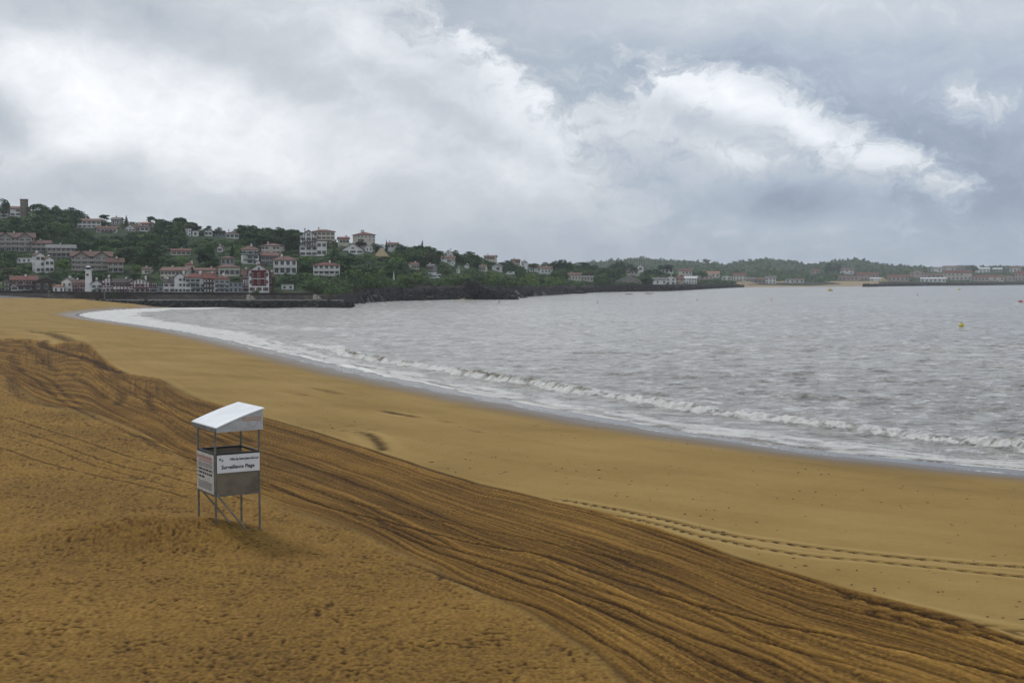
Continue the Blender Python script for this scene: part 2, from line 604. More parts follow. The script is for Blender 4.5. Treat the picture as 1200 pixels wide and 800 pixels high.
# tracks that leave the band on the left, across the trampled sand
for pts, dk in [([(-60, 480), (0, 487), (50, 502), (100, 517), (150, 534), (200, 546), (260, 556)], .5),
                ([(-60, 493), (0, 500), (50, 513), (90, 528), (140, 545), (190, 556), (240, 570), (300, 588)], .45),
                ([(-60, 503), (0, 509), (60, 525), (100, 541), (150, 556), (220, 575)], .35),
                ([(-60, 512), (0, 524), (50, 541), (110, 556), (170, 569), (230, 585)], .5),
                ([(99, 493), (108, 500), (150, 507), (200, 524), (240, 545), (330, 580)], .4),
                ([(160, 508), (200, 528), (260, 550), (330, 575), (400, 600)], .35),
                ([(300, 560), (380, 592), (440, 607), (520, 628), (580, 640), (640, 651), (720, 677), (800, 703), (900, 729), (1000, 749), (1100, 771), (1200, 793), (1300, 810)], .6),
                ([(420, 600), (470, 622), (520, 640), (600, 660), (700, 690), (780, 716), (860, 742), (960, 768), (1080, 800)], .4),
                ([(440, 612), (500, 640), (560, 662), (640, 690), (700, 713), (780, 748), (850, 782), (900, 806)], .55),
                ([(330, 560), (420, 590), (520, 611), (640, 635), (760, 663)], .35),
                ([(470, 655), (560, 690), (640, 715), (720, 757), (790, 800)], .4),
                ([(560, 655), (700, 700), (800, 740), (900, 775), (960, 800)], .5),
                ([(700, 625), (820, 660), (940, 700), (1060, 730), (1200, 772)], .3)]:
    rut(pts, .085, .042, dk * 1.2)
rut([(470, 610), (560, 636), (700, 672), (800, 694), (900, 716)], .13, .03, -.25, tread=.35, rim=0)
for pts, w_ in [([(12, 440), (15, 450), (20, 460), (30, 468), (50, 474), (80, 478)], .45), ([(36, 434), (60, 446), (84, 468), (120, 484), (160, 500), (200, 520), (230, 532)], .22),
                ([(20, 432), (44, 446), (66, 466), (100, 484), (150, 506), (200, 532)], .2), ([(80, 438), (104, 450), (120, 464), (128, 468)], .4), ([(112, 440), (138, 456), (144, 464), (136, 476)], .35),
                ([(174, 462), (176, 474), (184, 484)], .3), ([(188, 444), (198, 450), (212, 458), (240, 470)], .35), ([(12, 416), (20, 430), (30, 436)], .5), ([(30, 404), (44, 416), (48, 428)], .5),
                ([(54, 414), (58, 428), (70, 436)], .45), ([(140, 440), (160, 452), (200, 474), (240, 492), (300, 520)], .22), ([(90, 428), (130, 446), (170, 470), (230, 500), (300, 540)], .2)]:
    rut(pts, w_ * .8, .045, .30, reachm=3)
rut([(380, 505), (455, 502)], .22, .04, .5, tread=.8)
rut([(395, 499), (428, 497)], .25, .04, .5)
rut([(408, 504), (428, 508), (443, 518), (452, 530)], .40, .05, .5, tread=.6)
rut([(418, 504), (436, 510), (447, 522), (450, 530)], .22, .04, .4)
rut([(442, 480), (468, 485), (497, 490)], .38, .05, .8, reachm=2)
rut([(512, 492), (535, 496)], .38, .05, .7, reachm=2)
rut([(470, 493), (492, 495)], .3, .04, .6, reachm=2)
rut([(545, 502), (570, 508)], .22, .03, .4, reachm=2)
rut([(345, 453), (375, 456), (400, 462)], .5, .04, .35, reachm=2)
rut([(345, 460), (362, 464)], .5, .04, .4, reachm=2)

wet = sstep(6.0, .5, s + .5 * noise(x / 3, y / 3, 95))
tone = np.clip(tone, 0, 1.2)
z = z + .035 * noise(x / 5., y / 5., 96) * sstep(12, 2, np.abs(s))     # scalloped waterline
m, t = new_mat('beach_sand')
tn = t.attr('tone'); rk = t.attr('rake'); og = t.attr('orange'); wt = t.attr('wet')
pos = t.new('ShaderNodeTexCoord').outputs['Object']
gr = t.noise(pos, 30, 3, .7)
gr2 = t.noise(pos, 7, 4, .6)
tn2 = t.math('ADD', tn, t.math('MULTIPLY', t.math('SUBTRACT', gr, .5), .30))
tn2 = t.math('ADD', tn2, t.math('MULTIPLY', t.math('SUBTRACT', gr2, .5), .22))
crm = t.noise(t.mapping(pos, scale=(1, .75, 1)), 11, 5, .75)
tnr = t.math('ADD', tn2, t.math('MULTIPLY', t.math('SUBTRACT', crm, .5), .95))
tno = t.math('ADD', tn2, t.math('MULTIPLY', t.math('SUBTRACT', crm, .5), .60))
dry = t.ramp(tn2, [(.0, (0.043, 0.025, 0.009)), (.35, (0.118, 0.072, 0.023)), (.7, (0.269, 0.175, 0.054)), (1., (0.364, 0.245, 0.090))])
rkc = t.ramp(tnr, [(.0, (0.036, 0.017, 0.004)), (.4, (0.130, 0.067, 0.014)), (.8, (0.259, 0.141, 0.031)), (1., (0.357, 0.203, 0.050))])
orc = t.ramp(tno, [(.0, (0.039, 0.021, 0.007)), (.35, (0.124, 0.067, 0.017)), (.7, (0.236, 0.133, 0.031)), (1., (0.343, 0.207, 0.055))])
c = t.mix(rk, dry, rkc); c = t.mix(og, c, orc)
c = t.mix(t.math('MULTIPLY', wt, .85), c, (.078, .046, .024))
nb = t.bump(t.math('ADD', t.math('ADD', gr, t.math('MULTIPLY', gr2, 2.0)), t.math('MULTIPLY', t.math('MULTIPLY', crm, 2.5), t.math('MAXIMUM', rk, og))), .6, .014)
t.principled(c, t.math('SUBTRACT', .95, t.math('MULTIPLY', wt, .62)), nb, t.math('ADD', .1, t.math('MULTIPLY', wt, .35)))
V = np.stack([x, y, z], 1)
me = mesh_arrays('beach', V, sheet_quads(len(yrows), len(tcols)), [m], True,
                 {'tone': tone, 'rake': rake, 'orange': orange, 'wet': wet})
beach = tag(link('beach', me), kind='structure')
MAT_SAND = m

# ------------------------------------------------------------------ the sea
tcols = grid_axes(1060, .43, .75, None)
yrows = 8.5 / np.linspace(8.5 / 46., 8.5 / 4150., 740)
TT, YY = np.meshgrid(tcols, yrows)
x = (TT * YY).ravel(); y = YY.ravel(); tt = TT.ravel()
d, _, us = line_dist(x, y, SHs)
s = np.where(inside(x, y, WATER_POLY), d, -d)       # >0 out to sea
dy = y * y / (8.5 * F) * 1.1
z = np.zeros_like(x)
rs = np.random.RandomState(5)
wx, wy = x + 1.5 * noise(x / 17, y / 17, 3), y + 1.5 * noise(x / 19, y / 19, 4)
for k in range(34):
    lam = 1.1 * 1.13 ** k * rs.uniform(.9, 1.1)
    if lam > 42: break
    a = .0200 * lam ** .38 * rs.uniform(.6, 1.2)
    th = radians(-118) + rs.normal(0, .62)
    ph = 2 * pi / lam * (wx * cos(th) + wy * sin(th)) + rs.uniform(0, 6.28)
    c = np.sin(ph)
    c = 1 - 2 * np.sqrt(np.clip(.5 - .5 * c, 0, 1)) ** 1.1 if k % 2 else c       # sharper crests
    att = sstep(.7, 1.9, lam / dy)
    grp = .55 + .75 * np.clip(noise(x / (lam * 3.1), y / (lam * 2.3), 200 + k) + .3, 0, 1)
    z += a * c * att * grp
z *= sstep(.5, 12, s) * (1 - .35 * sstep(30, 6, s))
# the breaker that rolls in along the beach, and a lower swell behind it
br_px = [(330, 395), (400, 412), (460, 424), (520, 434), (600, 446), (700, 462), (780, 473), (850, 482), (930, 493), (1010, 503), (1100, 514), (1200, 526), (1320, 541), (1500, 560)]
BR = smooth_line([at_z(*p)[:2] for p in br_px], 3)
D, S, U = line_dist(x, y, BR)
Lb = np.hypot(*np.diff(BR, axis=0).T).sum()
q = S + .6 * noise(U / 7., U * 0, 7) + .25 * noise(U / 1.9, U * 0 + 3, 8)     # + = seaward
side_sign = 1.0
n1 = noise(U / 3.3, U * 0 + .5, 9); n2 = noise(U / 11., U * 0 + 1.5, 10)
hb = np.clip(.42 + .22 * n2 + .12 * n1, .14, .72) * sstep(0, 50, U) * np.where(y < 140, 1, sstep(200, 140, y))
prof = np.where(q > 0, np.exp(-(q / 1.7) ** 2), np.exp(-(q / .55) ** 2))
z += hb * prof
lump = fbm(x / .55, y / .7, 12, 3)
z += .13 * lump * np.exp(-((q + .5) / .9) ** 2) * sstep(0, 50, U) * (hb > .1)
face = np.exp(-((q + .05) / .42) ** 2) * np.clip(n1 * 1.8 + n2 * 1.4 + .25, 0, 1)          # green-brown unbroken face
fl_ = fbm(x / .8, y / .9, 17, 4)
foam = np.clip(.98 + .7 * fl_ + .30 * n1, 0, 1.2) * np.exp(-((q + .55) / .62) ** 2) * (1 - .9 * face)
foam += np.clip(.42 + .8 * fl_, 0, 1) * np.exp(-((q - .5) / .6) ** 2)
foam *= sstep(0, 30, U)
# low second lines of breaking swell
for pts, hh in [([(200, 374), (300, 380), (400, 389), (500, 401), (560, 408), (640, 413)], .28), ([(120, 371), (220, 383), (300, 393), (380, 406), (470, 421), (560, 436)], .20),
                ([(700, 430), (800, 441), (900, 447), (1010, 452)], .12), ([(780, 415), (900, 424), (1100, 433)], .10)]:
    P = smooth_line([at_z(*p)[:2] for p in pts], 4)
    D2, S2, U2 = line_dist(x, y, P)
    L2 = np.hypot(*np.diff(P, axis=0).T).sum()
    e2 = sstep(0, L2 * .2, U2) * sstep(L2, L2 * .8, U2)
    nn = np.clip(.5 + noise(U2 / 9., U2 * 0, 30), 0, 1.2)
    q2 = S2 + .8 * noise(U2 / 8., U2 * 0, 33)
    wd = 1.2 + y / 160
    z += hh * nn * e2 * np.where(q2 > 0, np.exp(-(q2 / (2 * wd)) ** 2), np.exp(-(q2 / (.7 * wd)) ** 2))
    foam += .5 * e2 * nn * np.exp(-((q2 + .6) / (wd * .7)) ** 2) * (hh / .28)
# wash between breaker and sand: wide and white on the left, narrow on the right
dep = np.interp(y, [50, 62, 80, 110, 150, 220, 300, 400], [7.5, 7.5, 7.0, 7.5, 8.5, 12, 18, 24])
band = sstep(1.2, 2.4, s + .6 * noise(x / 2.5, y / 2.5, 44)) * sstep(dep, dep * .55, s)
streak = fbm(s / 1.1 + .3 * noise(x / 3, y / 3, 45), us / 5.5, 46, 4, .6)
foam += band * (.74 + .60 * streak + .22 * noise(s / 2.6, us / 12., 47) + .35 * sstep(120, 260, y))
filmn = noise(us / 16, s * 0, 55)
fl_w = np.interp(y, [50, 70, 100, 140, 200], [1.7, 1.3, 2.0, 2.6, 1.6]) * (1 + .45 * filmn)
foam += .9 * np.exp(-((s - fl_w - .15) / .22) ** 2) * (.5 + .5 * noise(us / 2, s, 58))
foam += .75 * np.exp(-((s - .28) / .22) ** 2) * (.75 + .4 * noise(us / 3., s * 0, 59))
# scattered streaks of old foam farther out
foam += .36 * np.clip(fbm(x / 26, y / 20, 60, 4) - .10, 0, 1) * sstep(4, 20, s)
foam = np.clip(foam, 0, 1.3)
film = sstep(fl_w + 1.2, fl_w, s)
turb = np.clip(fbm(x / 40, y / 55, 61, 4) * .5 + .5, 0, 1)

m, t = new_mat('sea_water')
pos = t.new('ShaderNodeTexCoord').outputs['Object']
fo = t.attr('foam'); fi = t.attr('film'); fa = t.attr('face'); tb = t.attr('turb')
lac = t.noise(t.mapping(pos, rot=(0, 0, radians(40)), scale=(1, 1.4, 1)), 3.6, 6, .68, dist=.6)
lac2 = t.noise(pos, .55, 5, .6)
ff = t.math('ADD', fo, t.math('MULTIPLY', t.math('SUBTRACT', lac, .5), 1.5))
ff = t.math('ADD', ff, t.math('MULTIPLY', t.math('SUBTRACT', lac2, .5), .5))
fmask = t.rng(ff, .36, .70)
fmask = t.math('MULTIPLY', fmask, t.rng(fo, .03, .2))
body = t.mix(tb, (.36, .34, .305), (.47, .445, .40))
body = t.mix(fa, body, (.16, .12, .045))
body = t.mix(fi, body, (.10, .085, .07))
wcol = t.mix(fmask, body, (.74, .73, .69))
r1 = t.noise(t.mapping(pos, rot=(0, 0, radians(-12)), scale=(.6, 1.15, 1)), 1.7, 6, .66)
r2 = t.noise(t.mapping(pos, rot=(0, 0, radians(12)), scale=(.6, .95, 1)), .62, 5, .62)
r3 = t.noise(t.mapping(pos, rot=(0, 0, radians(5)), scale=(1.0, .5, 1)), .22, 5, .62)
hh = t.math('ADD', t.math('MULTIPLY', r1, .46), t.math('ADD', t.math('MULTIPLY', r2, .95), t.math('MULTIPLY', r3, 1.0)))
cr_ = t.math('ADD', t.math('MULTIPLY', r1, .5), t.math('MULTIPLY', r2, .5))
hh = t.math('MULTIPLY', hh, t.math('SUBTRACT', 1.0, t.math('MULTIPLY', fi, .97)))
hf = t.math('MULTIPLY', t.math('MULTIPLY', lac, fmask), .12)
nb = t.bump(t.math('ADD', hh, hf), 1.0, 1.0)
notfilm = t.math('SUBTRACT', 1.0, fi)
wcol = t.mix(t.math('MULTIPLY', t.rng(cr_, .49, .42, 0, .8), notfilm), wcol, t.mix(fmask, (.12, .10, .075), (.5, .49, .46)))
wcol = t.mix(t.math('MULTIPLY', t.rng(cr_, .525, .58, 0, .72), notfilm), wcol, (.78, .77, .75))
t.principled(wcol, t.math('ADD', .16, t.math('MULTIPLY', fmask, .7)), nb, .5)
V = np.stack([x, y, z], 1)
Q = sheet_quads(len(yrows), len(tcols))
keep = (s[Q].max(axis=1) > -3.0)
Q = Q[keep]
used = np.unique(Q); remap = np.full(len(V), -1); remap[used] = np.arange(len(used))
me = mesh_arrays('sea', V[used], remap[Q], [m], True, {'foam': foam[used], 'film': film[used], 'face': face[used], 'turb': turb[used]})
sea = tag(link('sea', me), kind='structure')
# ================================================================== LIFEGUARD HUT
metal = pmat('galvanised_steel', (.20, .20, .18), (.13, .13, .12), 6, .5, .002, metal=.6)
panel_m = pmat('weathered_steel_sheet', (.19, .165, .125), (.13, .112, .085), 2.2, .45, .004, metal=.3)
dark_rail = pmat('dark_rail', (.035, .035, .035), (.02, .02, .02), 8, .5)
white_roof = pmat('white_sheet_roof', (.74, .77, .78), (.64, .67, .68), 1.5, .4)
white_board = pmat('white_sign_board', (.70, .71, .73), (.62, .63, .65), 3, .5)
cream_board = pmat('cream_sign_board', (.50, .48, .44), (.40, .39, .36), 3, .6)
fascia_m = pmat('grey_white_board', (.42, .43, .44), (.33, .34, .35), 2.5, .6)
ink = pmat('black_lettering', (.02, .02, .03), (.03, .03, .035), 5, .6)
red_ink = pmat('faded_red_lettering', (.36, .14, .12), (.32, .17, .15), 8, .6)
orange_ink = pmat('orange_band', (.40, .22, .13), (.36, .23, .16), 8, .6)
grey_ink = pmat('faded_grey_print', (.25, .26, .29), (.32, .33, .35), 8, .6)

yB = 32.8
B = at_y(252.8, 580.3, yB)
ang = radians(32.6)
WB, DB = 1.19, 1.33
zb0, zb1 = B[2], at_y(251.8, 532, yB)[2]
hut = empty('lifeguard_hut', (B[0], B[1], 0), ang)
tag(hut, 'white roofed lifeguard lookout box on tall steel legs standing on the sand', 'lifeguard hut')
# local frame: x along the big sign (0..WB), y away from the viewer (0..DB)
def lxy(lx, ly): return B[0] + lx * cos(ang) - ly * sin(ang), B[1] + lx * sin(ang) + ly * cos(ang)
def roof_z(lx):
    k = (lx + .06) / (WB + .12)
    return 4.73 + .45 * k + .025 * sin(pi * min(max(k, 0), 1))
for lx, ly in ((0, 0), (0, DB), (WB, 0), (WB, DB)):
    gx, gy = lxy(lx, ly)
    zg = float(sand_base(gx, gy)[0][0])
    MB().bar((lx, ly, zg - .22), (lx, ly, roof_z(lx) - .03), .06, seg=8).obj('leg', metal, hut)
for (lx, ly, pxx, pyy) in ((0, DB, 272.5, 612.8), (0, 0, 288.5, 617.5)):
    e = at_z(pxx, pyy, 2.12)
    ex, ey = e[0] - B[0], e[1] - B[1]
    le = (ex * cos(-ang) - ey * sin(-ang), ex * sin(-ang) + ey * cos(-ang))
    MB().bar((lx + .03, ly, zb0 + .02), (le[0], le[1], 2.05), .046, seg=6).obj('brace', metal, hut)
# box walls
P = .025
def plate(name, x0, x1, y0, y1, z0, z1, m, parent=hut):
    return MB().box(x0, x1, y0, y1, z0, z1).obj(name, m, parent)
fp = plate('side_panel', P, WB - P, -.012, .012, zb0, zb1 - .03, panel_m)
plate('side_panel', P, WB - P, DB - .012, DB + .012, zb0, zb1 - .03, panel_m)
lp = plate('side_panel', -.012, .012, P, DB - P, zb0, zb1 - .03, panel_m)
plate('side_panel', WB - .012, WB + .012, P, DB - P, zb0, zb1 - .32, panel_m)
plate('floor_panel', P, WB - P, P, DB - P, zb0 + .01, zb0 + .05, panel_m)
rb = MB()
for a, b in (((0, 0), (WB, 0)), ((WB, 0), (WB, DB)), ((WB, DB), (0, DB)), ((0, DB), (0, 0))):
    rb.bar((a[0], a[1], zb1 - .012), (b[0], b[1], zb1 - .012), .055, .05)
rb.obj('top_rail', dark_rail, hut)
rb = MB()
for a, b in (((0, 0), (WB, 0)), ((WB, 0), (WB, DB)), ((WB, DB), (0, DB)), ((0, DB), (0, 0))):
    rb.bar((a[0], a[1], zb0 - .02), (b[0], b[1], zb0 - .02), .04, .04)
rb.obj('bottom_frame', metal, hut)
# signs
zs0 = zb1 - .50
sg = plate('name_sign', .03, WB - .005, -.045, -.030, zs0, zb1 - .035, white_board)


def text(body, size, m, parent, loc, rot, bold=.0, align='LEFT', sx=1.0):
    c = bpy.data.curves.new('lettering', 'FONT')
    c.body = body; c.size = size; c.extrude = .0015; c.offset = bold; c.align_x = align; c.align_y = 'CENTER'
    c.materials.append(m)
    tmp = bpy.data.objects.new('tmp', c); COL.objects.link(tmp)
    me = bpy.data.meshes.new_from_object(tmp.evaluated_get(bpy.context.evaluated_depsgraph_get()))
    bpy.data.objects.remove(tmp)
    o = link('lettering', me, parent, loc); o.rotation_euler = rot; o.scale = (sx, 1, 1)
    return o


text('Surveillance Plage', .130, ink, sg, (WB / 2, -.0485, zs0 + .145), (pi / 2, 0, 0), .0030, 'CENTER', .97)
text('Ville de Saint-Jean-de-Luz', .088, ink, sg, (WB - .04, -.0485, zs0 + .345), (pi / 2, 0, 0), .0022, 'RIGHT', .86)
em = MB()
em.poly([(.085, -.049, zs0 + .375), (.145, -.049, zs0 + .385), (.120, -.049, zs0 + .335), (.085, -.049, zs0 + .33)], [(0, 1, 2, 3)], 0)
em.poly([(.135, -.049, zs0 + .30), (.195, -.049, zs0 + .305), (.195, -.049, zs0 + .345), (.150, -.049, zs0 + .33)], [(0, 1, 2, 3)], 0)
em.poly([(.155, -.049, zs0 + .385), (.185, -.049, zs0 + .38), (.185, -.049, zs0 + .355)], [(0, 1, 2)], 1)
em.obj('emblem', [ink, red_ink], sg)
# information board on the left face
ls = MB().box(-.045, -.030, .02, DB - .02, zb0 + .02, zb1 - .04).obj('notice_board', cream_board, hut)
tb = MB()
HT = zb1 - .04 - zb0 - .02
def tl(z, y0, y1, h, m=0):   # bars of small print; local y runs right to left on this face
    tb.box(-.0475, -.0455, y0, y1, zb0 + .02 + HT * z - h / 2, zb0 + .02 + HT * z + h / 2, m)
for yy in np.arange(.16, DB - .12, .115):
    tl(.885, yy, yy + .085, .085, 1)
for yy in np.arange(.10, DB - .2, .075):
    tl(.80, yy, yy + .058, .035, 1)
rr = random.Random(3)
def words_row(z, y0, y1, h, wl):
    yy = y1
    while yy > y0 + .06:
        wd = rr.uniform(*wl); tl(z, max(yy - wd, y0), yy, h); yy -= wd + h * .8
for zz in (.73, .69, .65): words_row(zz, .12, DB - .14, .014, (.05, .13))
for zz, e in ((.57, .1), (.475, .12), (.37, .62)): words_row(zz, e, DB - .2, .05, (.10, .26)); tl(zz, DB - .13, DB - .08, .05)
for zz in (.25, .21, .17, .13, .09): words_row(zz, .12, DB - .14, .014, (.05, .15))
tb.obj('notice_lettering', [ink, red_ink], ls)
# gable boards under the roof
def gable(y0, y1, nm):
    xs = np.linspace(-.045, WB + .02, 9)
    zl = 4.60
    top = [(a, roof_z(a) - .03) for a in xs]
    n = len(xs)
    pts = [(a, y0, zl + .015 * (a / WB)) for a in xs] + [(a, y0, b) for a, b in top] + [(a, y1, zl + .015 * (a / WB)) for a in xs] + [(a, y1, b) for a, b in top]
    f = []
    for i in range(n - 1):
        f += [(i, i + 1, n + i + 1, n + i), (2 * n + i + 1, 2 * n + i, 3 * n + i, 3 * n + i + 1), (2 * n + i, 2 * n + i + 1, i + 1, i)]
    f += [(0, n, 3 * n, 2 * n), (n - 1, 3 * n - 1, 4 * n - 1, 2 * n - 1)]
    return MB().poly(pts, f).obj(nm, fascia_m, hut)
fs = gable(-.240, -.220, 'gable_board')
gable(DB + .040, DB + .062, 'gable_board')
MB().box(-.075, -.050, -.22, DB + .28, 4.61, 4.71).obj('eaves_board', metal, hut)
ob = MB()
ob.box(.66, 1.15, -.245, -.2415, 4.86, 4.95, 0)
for xx in np.arange(.70, 1.12, .062): ob.box(xx, xx + .04, -.248, -.2455, 4.885, 4.925, 1)
ob.obj('orange_band', [orange_ink, fascia_m], fs)
se = MB()
for k in range(22):
    a = 2 * pi * k / 22
    for r, h in ((.145, .012), (.115, .008)):
        cx, cz = .93 + r * cos(a), 4.835 + r * sin(a)
        if 4.85 < cz < 4.96: continue
        se.box(cx - .012, cx + .012, -.2445, -.2418, cz - h / 2, cz + h / 2)
se.box(.86, 1.0, -.2445, -.2418, 4.985, 5.0)
se.obj('seal_logo', grey_ink, fs)
# bowed roof sheet
xs = np.linspace(-.06, WB + .06, 15)
n = len(xs); pts = []
for yy in (-.26, DB + .32):
    for dz in (0, -.025):
        pts += [(a, yy, roof_z(a) + dz) for a in xs]
f = []
for i in range(n - 1):
    f += [(i, i + 1, 2 * n + i + 1, 2 * n + i), (n + i + 1, n + i, 3 * n + i, 3 * n + i + 1), (n + i, n + i + 1, i + 1, i), (2 * n + i, 2 * n + i + 1, 3 * n + i + 1, 3 * n + i)]
f += [(0, 2 * n, 3 * n, n), (n - 1, 2 * n - 1, 4 * n - 1, 3 * n - 1)]
rf = MB().poly(pts, f).obj('roof', white_roof, hut)
rb = MB()
for k in (.25, .75): rb.bar((-.04, DB * k, roof_z(-.04) - .05), (WB + .04, DB * k, roof_z(WB + .04) - .05), .04)
rb.bar((0, 0, 4.655), (0, DB, 4.655), .04); rb.bar((WB, 0, 5.08), (WB, DB, 5.08), .04)
rb.obj('roof_frame', metal, hut)

# little wrack and pebbles left on the wet sand
rs = np.random.RandomState(9)
V, Q = [], []
cube = np.array([(-1, -1, -1), (1, -1, -1), (1, 1, -1), (-1, 1, -1), (-.7, -.7, 1), (.7, -.7, 1), (.7, .7, 1), (-.7, .7, 1)])
cf = np.array([(0, 3, 2, 1), (4, 5, 6, 7), (0, 1, 5, 4), (1, 2, 6, 5), (2, 3, 7, 6), (3, 0, 4, 7)])
for i in range(380):
    px = rs.uniform(320, 1250)
    f0 = np.interp(px, [320, 470, 745, 1050, 1250], [418, 452, 504, 545, 562]); f1 = np.interp(px, [320, 640, 1200], [490, 580, 740])
    k = rs.uniform(0, 1) ** (1.6 if i % 3 else .5)
    p = on_sand(px, f0 + 4 + (f1 - f0) * k)
    zz = float(sand_base(*p)[0][0])
    sx, sy, sz = rs.uniform(.015, .06) * (1 if i % 9 else 1.8), rs.uniform(.01, .03), rs.uniform(.005, .014)
    a = rs.uniform(0, 3.1)
    c = cube * (sx, sy, sz) * rs.uniform(.6, 1.3, (8, 3))
    c = np.stack([c[:, 0] * cos(a) - c[:, 1] * sin(a) + p[0], c[:, 0] * sin(a) + c[:, 1] * cos(a) + p[1], c[:, 2] + zz + sz * .5], 1)
    Q.append(cf + 8 * len(V)); V.append(c)
wr = mesh_arrays('seaweed_debris', np.vstack(V), np.vstack(Q), [pmat('dark_wrack', (.045, .03, .018), (.02, .015, .012), 5, .8)])
tag(link('seaweed_debris', wr), 'scattered dark bits of seaweed on the smooth wet sand', 'debris', kind='stuff')
# ================================================================== LAND
# columns: picture column -> six (forward distance, height) stations from the shore to behind the ridge
NEAR = [(-320, (446, 1.0), (450, 4.0), (470, 4.2), (560, 20), (790, 54), (980, 34)),
        (0, (434, 1.0), (439, 3.8), (466, 4.2), (560, 19), (760, 45), (950, 26)),
        (100, (427, .6), (431, 3.8), (460, 4.2), (545, 16), (760, 41), (940, 24)),
        (200, (406, -1), (412, 3.7), (452, 4.2), (540, 15), (740, 36), (920, 20)),
        (300, (403, -1), (409, 3.6), (450, 4.2), (535, 14), (700, 30), (880, 18)),
        (395, (403, -1), (409, 3.5), (456, 4.4), (535, 12), (690, 27), (870, 14)),
        (432, (505, -1), (510, 4.0), (524, 7.5), (565, 12.5), (690, 24), (860, 12)),
        (500, (548, -1), (555, 5.5), (572, 8.5), (612, 11.5), (730, 20.5), (900, 10)),
        (560, (575, -1), (586, 5.0), (606, 7.5), (665, 11), (810, 17.5), (960, 9)),
        (612, (655, -1), (664, 4.6), (690, 6.0), (760, 10), (910, 14.5), (1080, 8)),
        (650, (720, -1), (730, 4.3), (752, 5.5), (850, 9), (1010, 14.0), (1180, 8)),
        (700, (900, -1), (912, 3.6), (940, 4.8), (1010, 7.5), (1170, 12.5), (1340, 6)),
        (780, (985, -1), (992, 3.8), (1030, 4.6), (1110, 6.5), (1270, 10.5), (1430, 5)),
        (835, (1270, -1), (1276, 3.2), (1310, 4.0), (1380, 5.2), (1480, 7), (1560, 3)),
        (872, (1470, -1), (1476, 2.0), (1500, 2.5), (1540, 3), (1600, 2), (1640, -1))]
FAR = [(520, (1560, -1), (1570, 3), (1750, 6), (2150, 18), (2900, 38), (3500, 25)),
       (640, (1560, -1), (1570, 3), (1750, 6), (2150, 18), (2900, 38), (3500, 25)),
       (700, (1560, -1), (1570, 3), (1750, 6), (2150, 20), (2900, 48), (3500, 25)),
       (750, (1560, -1), (1570, 3), (1750, 6), (2150, 22), (2900, 56), (3500, 25)),
       (800, (1530, -1), (1540, 3), (1750, 6), (2150, 22), (2900, 50), (3500, 25)),
       (850, (1500, -1), (1512, 3), (1750, 6), (2150, 20), (2900, 43), (3500, 25)),
       (900, (1600, 0), (1700, 3), (1850, 6), (2200, 20), (2950, 56), (3550, 25)),
       (950, (1640, 0), (1740, 3), (1880, 6), (2250, 18), (2950, 43), (3550, 25)),
       (1000, (1830, 0), (1900, 3), (2000, 6), (2350, 20), (3000, 57), (3600, 25)),
       (1040, (1880, -1), (1900, 3), (2000, 6), (2350, 18), (3000, 43), (3600, 25)),
       (1100, (1900, -1), (1915, 3.2), (2050, 6), (2400, 16), (3000, 33), (3600, 20)),
       (1150, (2000, -1), (2015, 3.2), (2150, 6), (2450, 18), (3000, 38), (3600, 20)),
       (1200, (2250, -1), (2262, 3.2), (2350, 6), (2600, 18), (3050, 38), (3650, 20)),
       (1330, (2350, -1), (2362, 3.2), (2450, 6), (2700, 16), (3100, 30), (3700, 15)),
       (1500, (2450, -1), (2462, 3.2), (2550, 6), (2800, 14), (3200, 24), (3800, 12))]


class Land:
    def __init__(s, cols):
        s.t = np.array([T(c[0]) for c in cols])
        s.P = np.array([[list(q) for q in c[1:]] for c in cols])

    def nodes(s, t):
        Y = [np.interp(t, s.t, s.P[:, k, 0]) for k in range(6)]
        Z = [np.interp(t, s.t, s.P[:, k, 1]) for k in range(6)]
        return Y, Z

    def z(s, t, y):
        t = np.atleast_1d(np.asarray(t, float)); y = np.atleast_1d(np.asarray(y, float))
        Y, Z = s.nodes(t)
        z = np.full(t.shape, 0.) + Z[0]
        for k in range(5):
            u = np.clip((y - Y[k]) / (Y[k + 1] - Y[k]), 0, 1)
            u = u if k < 2 else u * .6 + .4 * u * u * (3 - 2 * u)
            z = np.where(y > Y[k], Z[k] + (Z[k + 1] - Z[k]) * u, z)
        r = np.clip((y - Y[2]) / (Y[3] - Y[2]), 0, 1) * np.clip((Y[5] - y) / 60, 0, 1)
        return z + r * (1.5 * noise(t * y / 55, y / 55, 3) + .7 * noise(t * y / 18, y / 18, 4)) * (1 if s is not far else 2.)

    def hit(s, px, py, k0=1):
        """where the line of sight to a picture point first meets this land"""
        t0 = T(px)
        Y, Z = s.nodes(np.array([t0]))
        ys = np.linspace(Y[k0][0], Y[4][0], 500)
        zs = s.z(np.full(500, t0), ys)
        pp = proj_py(ys, zs)
        run = np.minimum.accumulate(pp)
        i = np.nonzero(run <= py)[0]
        i = i[0] if len(i) else int(np.argmin(pp))
        return ys[i], zs[i]


far = None
near = Land(NEAR); far = Land(FAR)

grass_m, t = new_mat('hill_ground')
pos = t.new('ShaderNodeTexCoord').outputs['Object']
n1 = t.noise(pos, .05, 5, .6); n2 = t.noise(pos, .5, 4, .65)
gc = t.ramp(n1, [(.3, (.018, .034, .015)), (.5, (.030, .052, .020)), (.62, (.052, .082, .028)), (.75, (.040, .062, .024))])
gc = t.mix(t.rng(n2, .3, .7, 0, .6), gc, (.03, .05, .02))
rkc_ = t.ramp(n2, [(.3, (.020, .017, .016)), (.5, (.048, .040, .036)), (.7, (.085, .072, .062))])
gc = t.mix(t.attr('rock'), gc, rkc_)
t.principled(gc, .95, t.bump(n2, .8, 1.2), .15)


